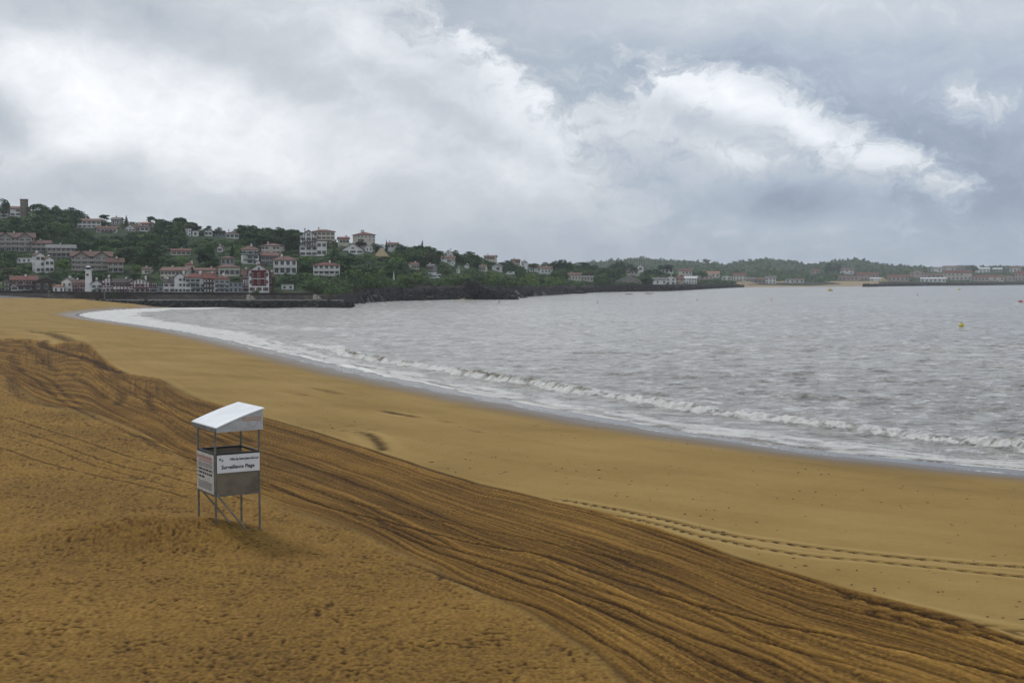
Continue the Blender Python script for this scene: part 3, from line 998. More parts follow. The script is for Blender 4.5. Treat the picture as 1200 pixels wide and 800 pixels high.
def land_mesh(name, L, tc, rows, mats):
    ks = np.concatenate([np.linspace(k, k + 1, r, endpoint=False) for k, r in enumerate(rows)] + [[5.0]])
    Y, Z = L.nodes(tc)
    Y = np.array(Y)
    K = len(ks); yy = np.zeros((K, len(tc)))
    for i, kv in enumerate(ks):
        k = min(int(kv), 4); u = kv - k
        yy[i] = Y[k] * (1 - u) + Y[k + 1] * u
    TTv = np.repeat(tc[None, :], K, 0)
    zz = L.z(TTv.ravel(), yy.ravel()).reshape(K, -1)
    # rough cliff face at the shore
    rockm = np.repeat(sstep(2.3, 1.3, ks)[:, None], len(tc), 1)
    cl = rockm * (TTv > T(400)) if L is near else rockm * 0
    X = TTv * yy
    jag = cl * (1.4 * noise(X / 9, zz / 3, 8) + .8 * noise(X / 3.2, zz / 1.5, 9))
    zz = zz + jag * .5 * (ks[:, None] > .5); yy2 = yy - 2.2 * jag
    V = np.stack([(TTv * yy2).ravel(), yy2.ravel(), zz.ravel()], 1)
    rock = (rockm * (1 + .0 * cl)).ravel() if L is near else rockm.ravel() * .5
    me = mesh_arrays(name, V, sheet_quads(K, len(tc)), mats, False, {'rock': rock})
    return tag(link(name, me), kind='structure')


land_mesh('hillside', near, np.linspace(T(-320), T(872), 520), [7, 6, 10, 22, 8], [grass_m])
land_mesh('far_hills', far, np.linspace(T(520), T(1500), 420), [3, 6, 14, 26, 8], [grass_m])

# far bathing beach
far_sand = pmat('pale_far_sand', (.33, .25, .15), (.27, .20, .12), .05, .95)
tc = np.linspace(T(852), T(1030), 60)
rows = []
u = (tc - tc[0]) / (tc[-1] - tc[0])
ya = np.interp(tc, [T(852), T(900), T(1000), T(1030)], [1490, 1500, 1660, 1860])
yb = np.interp(tc, [T(852), T(900), T(1000), T(1030)], [1500, 1840, 1990, 1900])
for k, zk in ((0, -.6), (.25, .8), (.6, 2.4), (1.0, 6.8)):
    yy = ya + (yb - ya) * k
    rows.append(np.stack([tc * yy, yy, np.full(60, zk)], 1))
tag(link('far_beach', mesh_arrays('far_beach', np.vstack(rows), sheet_quads(4, 60), [far_sand])), kind='structure')

# ------------------------------------------------------------------ sea walls, rock armour, ramps
dark_wall = pmat('dark_stone_wall', (.026, .022, .020), (.050, .043, .038), .6, .9, .1, 2.)
grey_wall = pmat('grey_concrete', (.17, .165, .16), (.10, .098, .095), .4, .9, .05)
pale_conc = pmat('pale_concrete', (.42, .39, .31), (.32, .30, .25), .8, .9)
rock_m = pmat('dark_rock', (.016, .014, .013), (.034, .029, .026), .5, .9, .2, 1.5)


def wall_run(name, pts, mat_, thick=.8, step=None):
    """pts: (px, forward distance, z low, z high)"""
    mb = MB()
    P3 = [(T(p) * y, y, a, b) for p, y, a, b in pts]
    for (x0, y0, a0, b0), (x1, y1, a1, b1) in zip(P3[:-1], P3[1:]):
        mb.poly([(x0, y0, a0), (x1, y1, a1), (x1, y1 + thick, a1), (x0, y0 + thick, a0), (x0, y0, b0), (x1, y1, b1), (x1, y1 + thick, b1), (x0, y0 + thick, b0)],
                [(0, 3, 2, 1), (4, 5, 6, 7), (0, 1, 5, 4), (1, 2, 6, 5), (2, 3, 7, 6), (3, 0, 4, 7)])
    return mb.obj(name, mat_)


# rock-faced breakwater: low walk in front of a tall dark wall
o = wall_run('promenade_wall', [(62, 437, 1, 4.6), (100, 428.5, 1, 4.6), (180, 416, 0, 4.6), (250, 412, 0, 4.5), (330, 411, 0, 4.4), (367, 411, 0, 4.3)], dark_wall, 1.2)
tag(o, 'long dark stone wall holding up the beachfront road above the breakwater walk', 'sea wall')
o = wall_run('breakwater_walk', [(96, 421, -1, 2.0), (140, 408, -1, 2.1), (180, 398, -1, 2.25), (250, 397, -1, 2.3), (330, 398, -1, 2.3), (396, 400, -1, 2.2)], grey_wall, 14)
tag(o, 'low grey concrete walk running along the foot of the dark beachfront wall', 'breakwater')


def rocks(name, n, place, size, mat_, seed=1, flat=.8):
    rs = np.random.RandomState(seed)
    V, Q = [], []
    for i in range(n):
        c0 = place(rs)
        if c0 is None: continue
        s_ = rs.uniform(*size)
        c = cube * (s_ * rs.uniform(.6, 1.3), s_ * rs.uniform(.6, 1.2), s_ * flat * rs.uniform(.5, 1.1)) * rs.uniform(.65, 1.25, (8, 3))
        a, b = rs.uniform(0, 6.28), rs.uniform(-.5, .5)
        c = np.stack([c[:, 0] * cos(b) - c[:, 2] * sin(b), c[:, 1], c[:, 0] * sin(b) + c[:, 2] * cos(b)], 1)
        c = np.stack([c[:, 0] * cos(a) - c[:, 1] * sin(a), c[:, 0] * sin(a) + c[:, 1] * cos(a), c[:, 2]], 1) + c0
        Q.append(cf + 8 * len(V)); V.append(c)
    return link(name, mesh_arrays(name, np.vstack(V), np.vstack(Q), [mat_]))


def toe(rs):
    px = rs.uniform(100, 412)
    y0 = np.interp(px, [96, 140, 180, 250, 400], [421, 408, 398, 397, 400])
    u = rs.uniform(0, 1)
    return np.array((T(px) * (y0 - .3 - 3.6 * u), y0 - .3 - 3.6 * u, 1.9 * (1 - u) - .25 + (.9 if px < 150 else 0) * u))


tag(rocks('rock_armour', 1500, toe, (.35, .8), rock_m, 2), 'black rock armour heaped along the breakwater foot at the waterline', 'rocks', kind='stuff')


def tip(rs):
    u = rs.uniform(0, 1); px = 385 + 24 * u
    return np.array((T(px) * (403 - 5 * u), 403 - 5 * u + rs.uniform(-2, 3) * (1 - u), rs.uniform(-.3, 2.0 * (1 - u) + .1)))


tag(rocks('rock_spit', 160, tip, (.4, .9), rock_m, 3), 'tapering heap of black rocks at the seaward end of the breakwater', 'rocks', kind='stuff')
# sloping grey revetment and pole by the sand
mb = MB()
xa = [(T(p) * y, y) for p, y in ((-320, 444), (58, 431))]; xb = [(T(p) * y, y) for p, y in ((-320, 452), (62, 438))]
mb.slab([(xa[0][0], xa[0][1], 1.7), (xa[1][0], xa[1][1], 2.0), (xb[1][0], xb[1][1], 3.8), (xb[0][0], xb[0][1], 4.0)], 2.5)
o = mb.obj('sloping_revetment', grey_wall); tag(o, 'sloping grey concrete revetment between the far sand and the beachfront houses', 'revetment')
o = wall_run('low_parapet', [(-320, 453.2, 3, 4.9), (62, 439.3, 3, 4.7)], dark_wall, .4)
tag(o, 'dark low parapet along the top of the sloping revetment', 'parapet')


def pole(px, y, z0, h, label, cat='pole', name='pole', m=None, w_=.22):
    e = empty(name, (T(px) * y, y, z0)); tag(e, label, cat)
    MB().lathe([(w_, 0), (w_ * .6, h)], 8).obj('shaft', m or metal, e)
    MB().lathe([(w_ * 1.5, h - .1), (w_ * 2.2, h + .1), (w_ * 1.2, h + .35)], 8).obj('cap', m or metal, e)
    return e


pole(57, 429, 1.9, 2.6, 'short pale pole standing in the sand at the end of the revetment')
pole(122, 416, 2.1, 3.2, 'thin dark lamp post on the walk below the square white lighthouse', 'lamp post', 'lamp_post')
# two pale stair blocks on the breakwater wall
for px0, lab in ((292, 'small pale concrete stair block halfway along the breakwater wall'), (370, 'pale concrete stair block at the seaward end of the breakwater wall')):
    y0 = 407.5
    e = empty('stair_block', (T(px0) * y0, y0, 2.25)); tag(e, lab, 'stair block'); e.scale = (.72, .72, .72)
    MB().poly([(-1.4, 0, 0), (.6, 0, 0), (.6, 2.6, 0), (-1.4, 2.6, 0), (-1.2, 0, 2.2), (-.2, 0, 2.4), (-.2, 2.6, 2.4), (-1.2, 2.6, 2.2)],
              [(0, 3, 2, 1), (4, 5, 6, 7), (0, 1, 5, 4), (1, 2, 6, 5), (2, 3, 7, 6), (3, 0, 4, 7)]).obj('landing', pale_conc, e)
    mb = MB()
    for k in range(6):
        mb.box(.604 + k * .42, .6 + (k + 1) * .42, .1, 2.4, 0, 1.75 - k * .3)
    mb.obj('steps', pale_conc, e)
# boat ramps beyond the breakwater: pale slabs between dark ribs
labs = ['first sloping grey slab of the boat ramp nearest the breakwater', 'second sloping grey slab of the boat ramp', 'third sloping grey slab of the boat ramp', 'last sloping grey slab of the boat ramp nearest the cliff']
for k in range(4):
    pxb = 392 + k * 11.5
    yb0 = 455 + k * 16; yt0 = yb0 + 16
    e = empty('boat_ramp', (T(pxb + 12) * yb0, yb0, 0)); tag(e, labs[k], 'boat ramp', 'slabs of the boat ramp')
    wd = 9.5 / F * yb0
    MB().slab([(-.2, 0, -.4), (wd, 0, -.4), (wd - 4.6, yt0 - yb0, 4.3), (-4.8, yt0 - yb0, 4.3)], 1.2).obj('slab', grey_wall, e)
    MB().slab([(wd + .02, -.5, .1), (wd + 1.0, -.5, .1), (wd - 3.6, yt0 - yb0, 4.7), (wd - 4.58, yt0 - yb0, 4.7)], 1.6).obj('kerb', dark_wall, e)
o = wall_run('ramp_bank', [(368, 452, -1, 4.6), (386, 474, -1, 4.6), (400, 492, -1, 5.2), (434, 530, -1, 6.2)], dark_wall, 2)
tag(o, 'dark stone bank behind the head of the boat ramp', 'stone bank')


def coast(rs):
    px = rs.uniform(425, 622)
    Y, Z = near.nodes(np.array([T(px)]))
    u = rs.uniform(0, 1) ** 1.4
    yy = Y[0][0] + 4 - 12 * u
    return np.array((T(px) * yy, yy, (2.6 + 1.6 * sin(px / 9.)) * (1 - u) - .4))


tag(rocks('shore_rocks', 1100, coast, (.5, 1.9), rock_m, 4), 'dark broken rocks along the foot of the green headland', 'rocks', kind='stuff')


def point(rs):   # long thin point of rock running down to the right
    u = rs.uniform(0, 1)
    px = 546 + 58 * u; yy = 560 + 0 * u
    top = 9.0 * (1 - u) ** 1.2
    return np.array((T(px) * yy, yy + rs.uniform(-3, 6), rs.uniform(-.3, 1) * top))


tag(rocks('rocky_point', 520, point, (.6, 1.7), rock_m, 5), 'jagged dark rock point sloping down into the sea beyond the headland', 'rocks', kind='stuff')
pocket = MB().slab([(T(534) * 556, 556, -.1), (T(554) * 556, 556, -.1), (T(552) * 565, 565, 1.8), (T(537) * 565, 565, 1.8)], .5).obj('pocket_beach', far_sand)
tag(pocket, kind='structure')


def boulder(px, py, wpx, hpx, label, seed):
    p = at_z(px, py)
    y0 = min(p[1], 1200); s_ = y0 / F
    rs = np.random.RandomState(seed)
    me = bpy.data.meshes.new('rock')
    import bmesh
    bm = bmesh.new(); bmesh.ops.create_icosphere(bm, subdivisions=3, radius=1)
    for v in bm.verts:
        n_ = float(noise(v.co.x * 1.3 + seed, v.co.y * 1.3 + v.co.z, seed)) * .35
        v.co *= 1 + n_
        v.co.x *= wpx * s_ / 2; v.co.y *= wpx * s_ * .4; v.co.z *= hpx * s_ * .62
        v.co.z += hpx * s_ * .2
    bm.to_mesh(me); bm.free(); me.materials.append(rock_m)
    o = link('rock', me, None, (T(px) * y0, y0, 0))
    tag(o, label, 'rock', 'dark rocks standing out of the water')


boulder(680, 344.0, 13, 4.5, 'large dark rock in the water right of the long seawall slope', 1)
boulder(665, 344.5, 5, 2.6, 'small dark rock in the water just left of a bigger one', 2)
boulder(646, 345, 8, 2.2, 'flat dark rock in the water near the foot of the seawall ramps', 3)
boulder(614, 349, 10, 1.6, 'low dark rock awash off the jagged rock point', 4)
boulder(738, 345, 9, 1.0, 'thin dark reef just breaking the water far out in the bay', 5)
boulder(761, 344.2, 10, .9, 'second thin dark reef breaking the water, right of the first', 6)

o = wall_run('headland_seawall', [(560, 622, -1, 4.6), (590, 640, -1, 5.2), (612, 652, -1, 5.0), (640, 706, -1, 4.6)], dark_wall, 2)
tag(o, 'dark sloping seawall below the green bank beyond the rock point', 'seawall')
for k, px in enumerate((604, 622, 633)):
    yy = 648 + (px - 604) * 1.7
    e = empty('slipway', (T(px) * yy, yy, 0)); tag(e, ['left', 'middle', 'right'][k] + 'most narrow grey slipway down the dark seawall beyond the rock point' if k != 1 else 'middle narrow grey slipway down the dark seawall beyond the rock point', 'slipway', 'slipways down the far seawall')
    MB().slab([(2.2, -6, -.5), (4.6, -6, -.5), (-1.2, 2.5, 5.3), (-3.4, 2.5, 5.3)], 1.0).obj('slope', grey_wall, e)
o = wall_run('bay_seawall', [(645, 730, -1, 3.2), (690, 860, -1, 3.0), (702, 899, -1, 5.0), (745, 950, -1, 5.0), (782, 984, -1, 5.0), (805, 1080, -1, 5.0), (835, 1268, -1, 4.6), (866, 1460, -1, 3.6)], dark_wall, 4)
tag(o, 'long dark seawall under the white seafront houses in the middle distance', 'seawall')


def armour2(rs):
    px = rs.uniform(645, 866)
    yy = np.interp(px, [645, 690, 702, 745, 782, 805, 835, 866], [730, 860, 899, 950, 984, 1080, 1268, 1460])
    u = rs.uniform(0, 1)
    return np.array((T(px) * (yy - 5 * u), yy - 5 * u, 3.0 * (1 - u) - .4))


tag(rocks('seawall_rocks', 900, armour2, (.8, 1.8), rock_m, 6), 'dark rocks heaped along the long seawall in the middle distance', 'rocks', kind='stuff')
o = wall_run('harbour_breakwater', [(1012, 1600, -1, 2.0), (1022, 1620, -1, 3.4), (1040, 1700, -1, 3.4), (1034, 1860, -1, 3.8), (1100, 1905, -1, 4.2), (1150, 2000, -1, 4.2), (1200, 2245, -1, 4.4), (1500, 2440, -1, 4.4)], dark_wall, 5)
tag(o, 'dark harbour breakwater along the waterline at the far right shore', 'breakwater')


def armour3(rs):
    px = rs.uniform(1012, 1230)
    yy = np.interp(px, [1012, 1022, 1033, 1100, 1150, 1200, 1300], [1596, 1616, 1690, 1902, 1996, 2240, 2300])
    u = rs.uniform(0, 1)
    return np.array((T(px) * (yy - 7 * u), yy - 7 * u, 3.0 * (1 - u) - .4))


tag(rocks('harbour_rocks', 700, armour3, (1.2, 2.4), rock_m, 7), 'dark boulders heaped against the far harbour breakwater', 'rocks', kind='stuff')

# ------------------------------------------------------------------ buoys
yel = pmat('yellow_buoy', (.62, .48, .03), (.5, .4, .04), 2, .4)
redm = pmat('red_buoy', (.55, .05, .06), (.45, .06, .06), 2, .4)
blk = pmat('black_buoy', (.03, .03, .04), (.02, .02, .03), 2, .4)


def buoy(px, py, r, m_, label, kind='ball'):
    p = at_z(px, py, 0)
    e = empty('buoy', (p[0], p[1], 0)); tag(e, label, 'buoy')
    if kind == 'ball':
        prof = [(.05 * r, -.3 * r)] + [(r * cos(a), r * .55 + r * sin(a)) for a in np.linspace(-1.2, 1.3, 9)]
        MB().lathe(prof, 16).obj('float', m_, e, True)
        MB().lathe([(.28 * r, 1.45 * r), (.22 * r, 1.8 * r), (.02, 1.85 * r)], 10).obj('top_ring', blk, e)
    elif kind == 'long':
        MB().bar((-r, 0, .35 * r), (r, 0, .35 * r), .9 * r, .8 * r, seg=10).obj('float', m_, e)
        MB().lathe([(.15 * r, .7 * r), (.1 * r, 1.2 * r)], 8).obj('handle', blk, e)
    else:
        MB().lathe([(.4 * r, -.2), (.6 * r, .1), (.55 * r, .8 * r), (.12 * r, 1.4 * r), (.1 * r, 2.2 * r)], 12).obj('float', m_, e)
        MB().lathe([(.3 * r, 2.2 * r), (.3 * r, 2.6 * r), (.05, 2.7 * r)], 8).obj('topmark', m_, e)


buoy(1126.5, 383, .45, yel, 'round yellow buoy with a dark top, nearest on the right of the bay')
buoy(973, 340.8, 1.7, yel, 'long yellow float off the far sandy beach', 'long')
buoy(1124, 339.6, 1.1, yel, 'faint yellow float near the far harbour breakwater', 'long')
buoy(1075, 346.3, .45, blk, 'small dark buoy with a spar in the right of the bay', 'spar')
buoy(904, 352, .38, redm, 'small dark red spar buoy in the middle of the bay', 'spar')
buoy(817, 352, .35, blk, 'small black spar buoy left of the red one in the bay', 'spar')
buoy(700, 355, .3, blk, 'tiny black spar buoy off the long seawall', 'spar')
buoy(585, 354.6, .4, blk, 'black spar buoy just off the jagged rock point', 'spar')
buoy(1196, 354, .8, redm, 'red float at the right edge of the bay', 'long')
# ================================================================== HOUSES
WALLS = {'white': pmat('white_render', (.74, .74, .73), (.62, .62, .61), .35, .85, vary=.06),
         'cream': pmat('cream_render', (.60, .56, .48), (.50, .47, .41), .35, .85, vary=.06),
         'grey': pmat('grey_render', (.31, .285, .26), (.24, .22, .20), .35, .85, vary=.06),
         'pink': pmat('pink_render', (.48, .36, .32), (.40, .31, .28), .35, .85, vary=.06),
         'stone': pmat('brown_stone', (.20, .16, .12), (.14, .115, .09), .8, .9),
         'brown': pmat('brown_boards', (.085, .062, .052), (.06, .045, .038), .8, .85),
         'blue': pmat('blue_grey_render', (.24, .29, .32), (.19, .23, .26), .4, .8)}
ROOFS = {'red': pmat('red_roof_tiles', (.175, .064, .050), (.12, .050, .042), .7, .85, .06, 5., vary=.12),
         'brown': pmat('brown_roof_tiles', (.135, .072, .058), (.095, .056, .047), .7, .85, .06, 5., vary=.12),
         'grey': pmat('grey_roof', (.17, .165, .165), (.12, .12, .12), .7, .8, .05, 4., vary=.1),
         'dark': pmat('dark_roof', (.055, .045, .045), (.04, .035, .035), .7, .8),
         'orange': pmat('orange_roof_tiles', (.36, .17, .10), (.29, .14, .09), .7, .85),
         'tan': pmat('tan_thatch', (.40, .31, .19), (.32, .25, .155), .9, .95),
         'white': pmat('white_roof_sheet', (.60, .61, .62), (.52, .53, .54), .5, .6),
         'pink': pmat('pale_pink_tiles', (.19, .105, .085), (.14, .082, .07), .7, .85)}
TRIM = {'red': pmat('dark_red_paint', (.135, .018, .022), (.10, .016, .02), 2, .6),
        'green': pmat('dark_green_paint', (.035, .065, .055), (.028, .05, .045), 2, .6),
        'brown': pmat('dark_brown_timber', (.05, .032, .026), (.038, .026, .022), 2, .7),
        'grey': pmat('blue_grey_paint', (.16, .185, .20), (.12, .14, .155), 2, .6),
        'taupe': pmat('taupe_paint', (.40, .37, .34), (.33, .30, .27), 2, .7),
        'white': pmat('white_paint', (.62, .62, .61), (.54, .54, .53), 2, .6)}
glass = pmat('window_glass', (.022, .026, .032), (.04, .046, .052), .6, .25, spec=.3)
blind = pmat('pale_blind', (.30, .30, .29), (.24, .24, .235), .6, .5)
_win = {}


def win_mesh(kind, trim):
    k = (kind, trim)
    if k not in _win:     # unit window, width and height 1, thickness in metres
        mb = MB()
        mb.box(-.5, .5, -.05, .0, 0, 1, 0)
        f = .09
        mb.box(-.5 - f, .5 + f, -.09, -.0, 1.0, 1.0 + f * .8, 1); mb.box(-.5 - f, .5 + f, -.12, 0, -f * .8, 0, 1)
        mb.box(-.5 - f, -.5, -.09, 0, 0, 1, 1); mb.box(.5, .5 + f, -.09, 0, 0, 1, 1)
        mb.box(-.025, .025, -.075, -.051, 0, 1, 1)
        wn = mb.mesh('window', [glass, TRIM['white']])
        sh = MB().box(-.5, 0, -.14, -.095, 0, 1).mesh('shutter', TRIM[trim])
        _win[k] = (wn, sh)
    return _win[k]


RECTS = []          # picture rectangles that trees in front must leave free
FOOT = []


def house(L, px0, px1, yt, yb, label, wall='white', roof='side', rcol='brown', trim='red', rows=2, cols=3, yaw=0., shut=True, balc=0,
          timber=0, chim=1, rh=None, depth=None, name='house', cat='house', group=None, d=None, big=False, tint=None, glaz=False, infill=False, gabs=0):
    pxc = (px0 + px1) / 2
    if d is None:
        y0, zg = L.hit(pxc, yb)
    else:
        y0 = d
    if not yaw and not big and not timber and not infill and yb < 336 and y0 < 950 and (px1 - px0) / F * y0 < 14: yaw = random.Random(int(px0 * 7)).uniform(-20, 20)
    base = at_y(pxc, yb, y0)
    zb_ = base[2]
    s_ = y0 / F * math.hypot(1, T(pxc))
    W = (px1 - px0) * s_; Ht = (yb - yt) * y0 / F
    yawr = radians(yaw)
    D = depth or min(max(W * .8, 6), 14)
    if yaw: W = max(W * .45, (W - abs(sin(yawr)) * D) / cos(yawr)) if abs(yaw) < 45 else W
    if rh is None:
        rh = {'side': .26, 'front': .30, 'hip': .24, 'flat': .06}[roof] * Ht
        rh = min(rh, (W if roof == 'front' else D) * .34)
    he = Ht - rh
    rz = -atan2(base[0], y0) + yawr
    e = empty(name, base, rz); tag(e, label, cat, group)
    RECTS.append((px0, px1, yt, yb, y0)); FOOT.append((base[0], base[1], max(W, D) * .75 + 2))
    h = W / 2; low = -5.0
    mb = MB()
    o_ = .55 if W > 5 else .3
    if roof == 'front':
        mb.poly([(-h, 0, low), (h, 0, low), (h, 0, he), (0, 0, Ht - .1), (-h, 0, he), (-h, D, low), (h, D, low), (h, D, he), (0, D, Ht - .1), (-h, D, he)],
                [(0, 1, 2, 3, 4), (9, 8, 7, 6, 5), (1, 6, 7, 2), (5, 0, 4, 9), (2, 7, 8, 3), (3, 8, 9, 4)])
    elif roof == 'side':
        mb.poly([(-h, 0, low), (-h, D, low), (-h, D, he), (-h, D / 2, Ht - .1), (-h, 0, he), (h, 0, low), (h, D, low), (h, D, he), (h, D / 2, Ht - .1), (h, 0, he)],
                [(4, 3, 2, 1, 0), (5, 6, 7, 8, 9), (0, 5, 9, 4), (6, 1, 2, 7), (4, 9, 8, 3), (3, 8, 7, 2)])
    else:
        mb.box(-h, h, 0, D, low, he)
    wo_ = mb.obj('wall', WALLS[wall], e)
    rm = ROOFS[rcol]
    mb = MB(); th = .28; zt = .3
    if roof == 'front':
        sl = rh / h
        for sg_ in (-1, 1):
            pts = [(sg_ * (h + o_), -o_, he - sl * o_ + zt), (0, -o_, Ht + zt), (0, D + o_, Ht + zt), (sg_ * (h + o_), D + o_, he - sl * o_ + zt)]
            mb.slab(pts if sg_ < 0 else pts[::-1], th)
    elif roof == 'side':
        sl = rh / (D / 2)
        for a, b in ((-o_, D / 2), (D + o_, D / 2)):
            pts = [(-h - o_, a, he - sl * o_ + zt), (h + o_, a, he - sl * o_ + zt), (h + o_, b, Ht + zt), (-h - o_, b, Ht + zt)]
            mb.slab(pts if a < b else pts[::-1], th)
    elif roof == 'hip':
        r_ = min(h, D / 2) * .9; zl = he + .02
        c4 = [(-h - o_, -o_, zl), (h + o_, -o_, zl), (h + o_, D + o_, zl), (-h - o_, D + o_, zl)]
        if h >= D / 2: rdg = [(-h + r_, D / 2, Ht), (h - r_, D / 2, Ht)]
        else: rdg = [(0, r_, Ht), (0, D - r_, Ht)]
        up = [(p[0], p[1], p[2] + .22) for p in c4] + rdg
        if h >= D / 2: f = [(0, 1, 5, 4), (2, 3, 4, 5), (1, 2, 5), (3, 0, 4)]
        else: f = [(0, 1, 4), (1, 2, 5, 4), (2, 3, 5), (3, 0, 4, 5)]
        f += [(9, 8, 7, 6), (6, 7, 1, 0), (7, 8, 2, 1), (8, 9, 3, 2), (9, 6, 0, 3)]
        mb.poly(up + c4, f)
    else:
        mb.box(-h - .2, h + .2, -.2, D + .2, he, Ht)
    ro = mb.obj('roof', rm, e)
    rr_ = random.Random(int(px0 * 13 + yt))
    for gi in range(gabs):
        gx = -h + W * (gi + .5) / gabs; gw = W / gabs * .36; gh = rh * .95
        gm = MB().poly([(gx - gw, -.7, -3), (gx + gw, -.7, -3), (gx + gw, -.7, he), (gx, -.7, he + gh), (gx - gw, -.7, he), (gx - gw, D * .4, -3), (gx + gw, D * .4, -3), (gx + gw, D * .4, he), (gx, D * .4, he + gh), (gx - gw, D * .4, he)],
                [(0, 1, 2, 3, 4), (9, 8, 7, 6, 5), (1, 6, 7, 2), (5, 0, 4, 9), (2, 7, 8, 3), (3, 8, 9, 4)]).obj('gable_bay', WALLS['grey'], e)
        m2 = MB(); s2_ = gh / gw
        for sg_ in (-1, 1):
            p_ = [(gx + sg_ * (gw + .5), -1.3, he - s2_ * .5 + .3), (gx, -1.3, he + gh + .3), (gx, D * .45, he + gh + .3), (gx + sg_ * (gw + .5), D * .45, he - s2_ * .5 + .3)]
            m2.slab(p_ if sg_ < 0 else p_[::-1], .28)
        m2.obj('gable_roof', rm, gm)
        for r in range(rows):
            for k_ in (-.45, .45):
                wi = link('window', win_mesh('w', trim)[0], gm, (gx + k_ * gw, -.704, he / rows * (r + .22))); wi.scale = (gw * .6, 1, he / rows * .55)
    for k in range(chim if roof != 'flat' else 0):
        cx_ = rr_.uniform(-.6, .6) * h; cy_ = D * .5 + rr_.uniform(-.5, .5)
        MB().box(cx_ - .35, cx_ + .35, cy_ - .3, cy_ + .3, he + rh * .3, Ht + .9, 0).box(cx_ - .42, cx_ + .42, cy_ - .37, cy_ + .37, Ht + .902, Ht + 1.1, 1).obj('chimney', [WALLS[wall if wall in ('white', 'cream') else 'cream'], rm], ro)
    # windows
    wn, sh_ = win_mesh('w', trim)
    fh = he / rows
    cw = W / cols
    ww = min(cw * (.62 if big else .34), 2.6 if big else 1.25); wh = min(fh * (.66 if big else .48), 2.0 if big else 1.6)
    if y0 > 1000: ww = cw * .42; wh = fh * .5
    for r in range(rows):
        for c_ in range(cols):
            if not big and rr_.random() < .08: continue
            x_ = -h + cw * (c_ + .5); z_ = fh * r + fh * .26
            k_ = .9 if r % 2 else 1.0
            wi = link('window', wn, e, (x_, -.004, z_)); wi.scale = (ww * k_, 1, wh)
            if shut and y0 < 900 and not big:
                for sg_ in (-1, 1):
                    s2 = link('shutter', sh_, wi, (sg_ * (.62 if sg_ < 0 else 1.08) if False else (-.60 if sg_ < 0 else 1.10), 0, 0))
    if roof == 'front' and rh > 1.8 and y0 < 900:
        wi = link('window', wn, e, (0, -.004, he + rh * .12)); wi.scale = (ww * .9, 1, wh * .75)
    # side windows on the turned flank
    if yaw and y0 < 700:
        for r in range(rows):
            sg_ = -1 if yaw > 0 else 1
            for k_ in (.3, .7):
                wi = link('window', wn, e, (sg_ * (h + .004), D * k_, fh * r + fh * .26)); wi.scale = (ww, 1, wh); wi.rotation_euler = (0, 0, sg_ * pi / 2)
    for k_ in range(balc):
        zf = fh * (rows - 1 - k_) if rows > 1 else fh * .3
        bw = W * (.94 if big else rr_.uniform(.5, .8)); bx = 0 if big else rr_.uniform(-.12, .12) * W
        m2 = MB().box(bx - bw / 2, bx + bw / 2, -1.25, -.008, zf - .18, zf, 0)
        m2.box(bx - bw / 2, bx + bw / 2, -1.25, -1.18, zf + .92, zf + 1.02, 0)
        nb_ = max(3, int(bw / .5))
        for q_ in range(nb_ + 1):
            xx_ = bx - bw / 2 + .05 + (bw - .1) * q_ / nb_
            m2.box(xx_ - .05, xx_ + .05, -1.23, -1.19, zf + .002, zf + .918, 0)
        if big: m2.box(bx - bw / 2 + .06, bx + bw / 2 - .06, -1.185, -1.16, zf + .1, zf + .8, 0)
        m2.obj('balcony', TRIM['white' if big and wall != 'grey' else 'taupe' if big else trim], e)
    if infill:
        m2 = MB(); z0_ = fh * .95; n_ = 5; x0_ = -h * .72
        m2.box(x0_, -x0_, -.06, -.006, z0_, he + rh * .15, 0)
        for q_ in range(n_ + 1):
            xx_ = x0_ + (-2 * x0_) * q_ / n_; m2.box(xx_ - .06, xx_ + .06, -.085, -.061, z0_, he + rh * .15, 1)
        m2.box(x0_, -x0_, -.10, -.086, z0_ + fh * .95, z0_ + fh * .95 + .28, 2)
        m2.obj('timber_infill', [TRIM['red'], TRIM['brown'], TRIM['white']], e)
    if timber:
        m2 = MB(); zt0 = fh * (rows - timber) + .1
        n_ = max(4, int(W / 1.1))
        for q_ in range(n_ + 1):
            xx_ = -h + .15 + (W - .3) * q_ / n_
            top_ = he - .1 if roof != 'front' else he + rh * (1 - abs(xx_) / h) - .35
            if top_ - zt0 > .5: m2.box(xx_ - .13, xx_ + .13, -.045, -.006, zt0, top_)
        m2.box(-h + .05, h - .05, -.05, -.007, zt0 - .28, zt0 - .002)
        m2.obj('timber_frame', TRIM[trim], e)
    return e


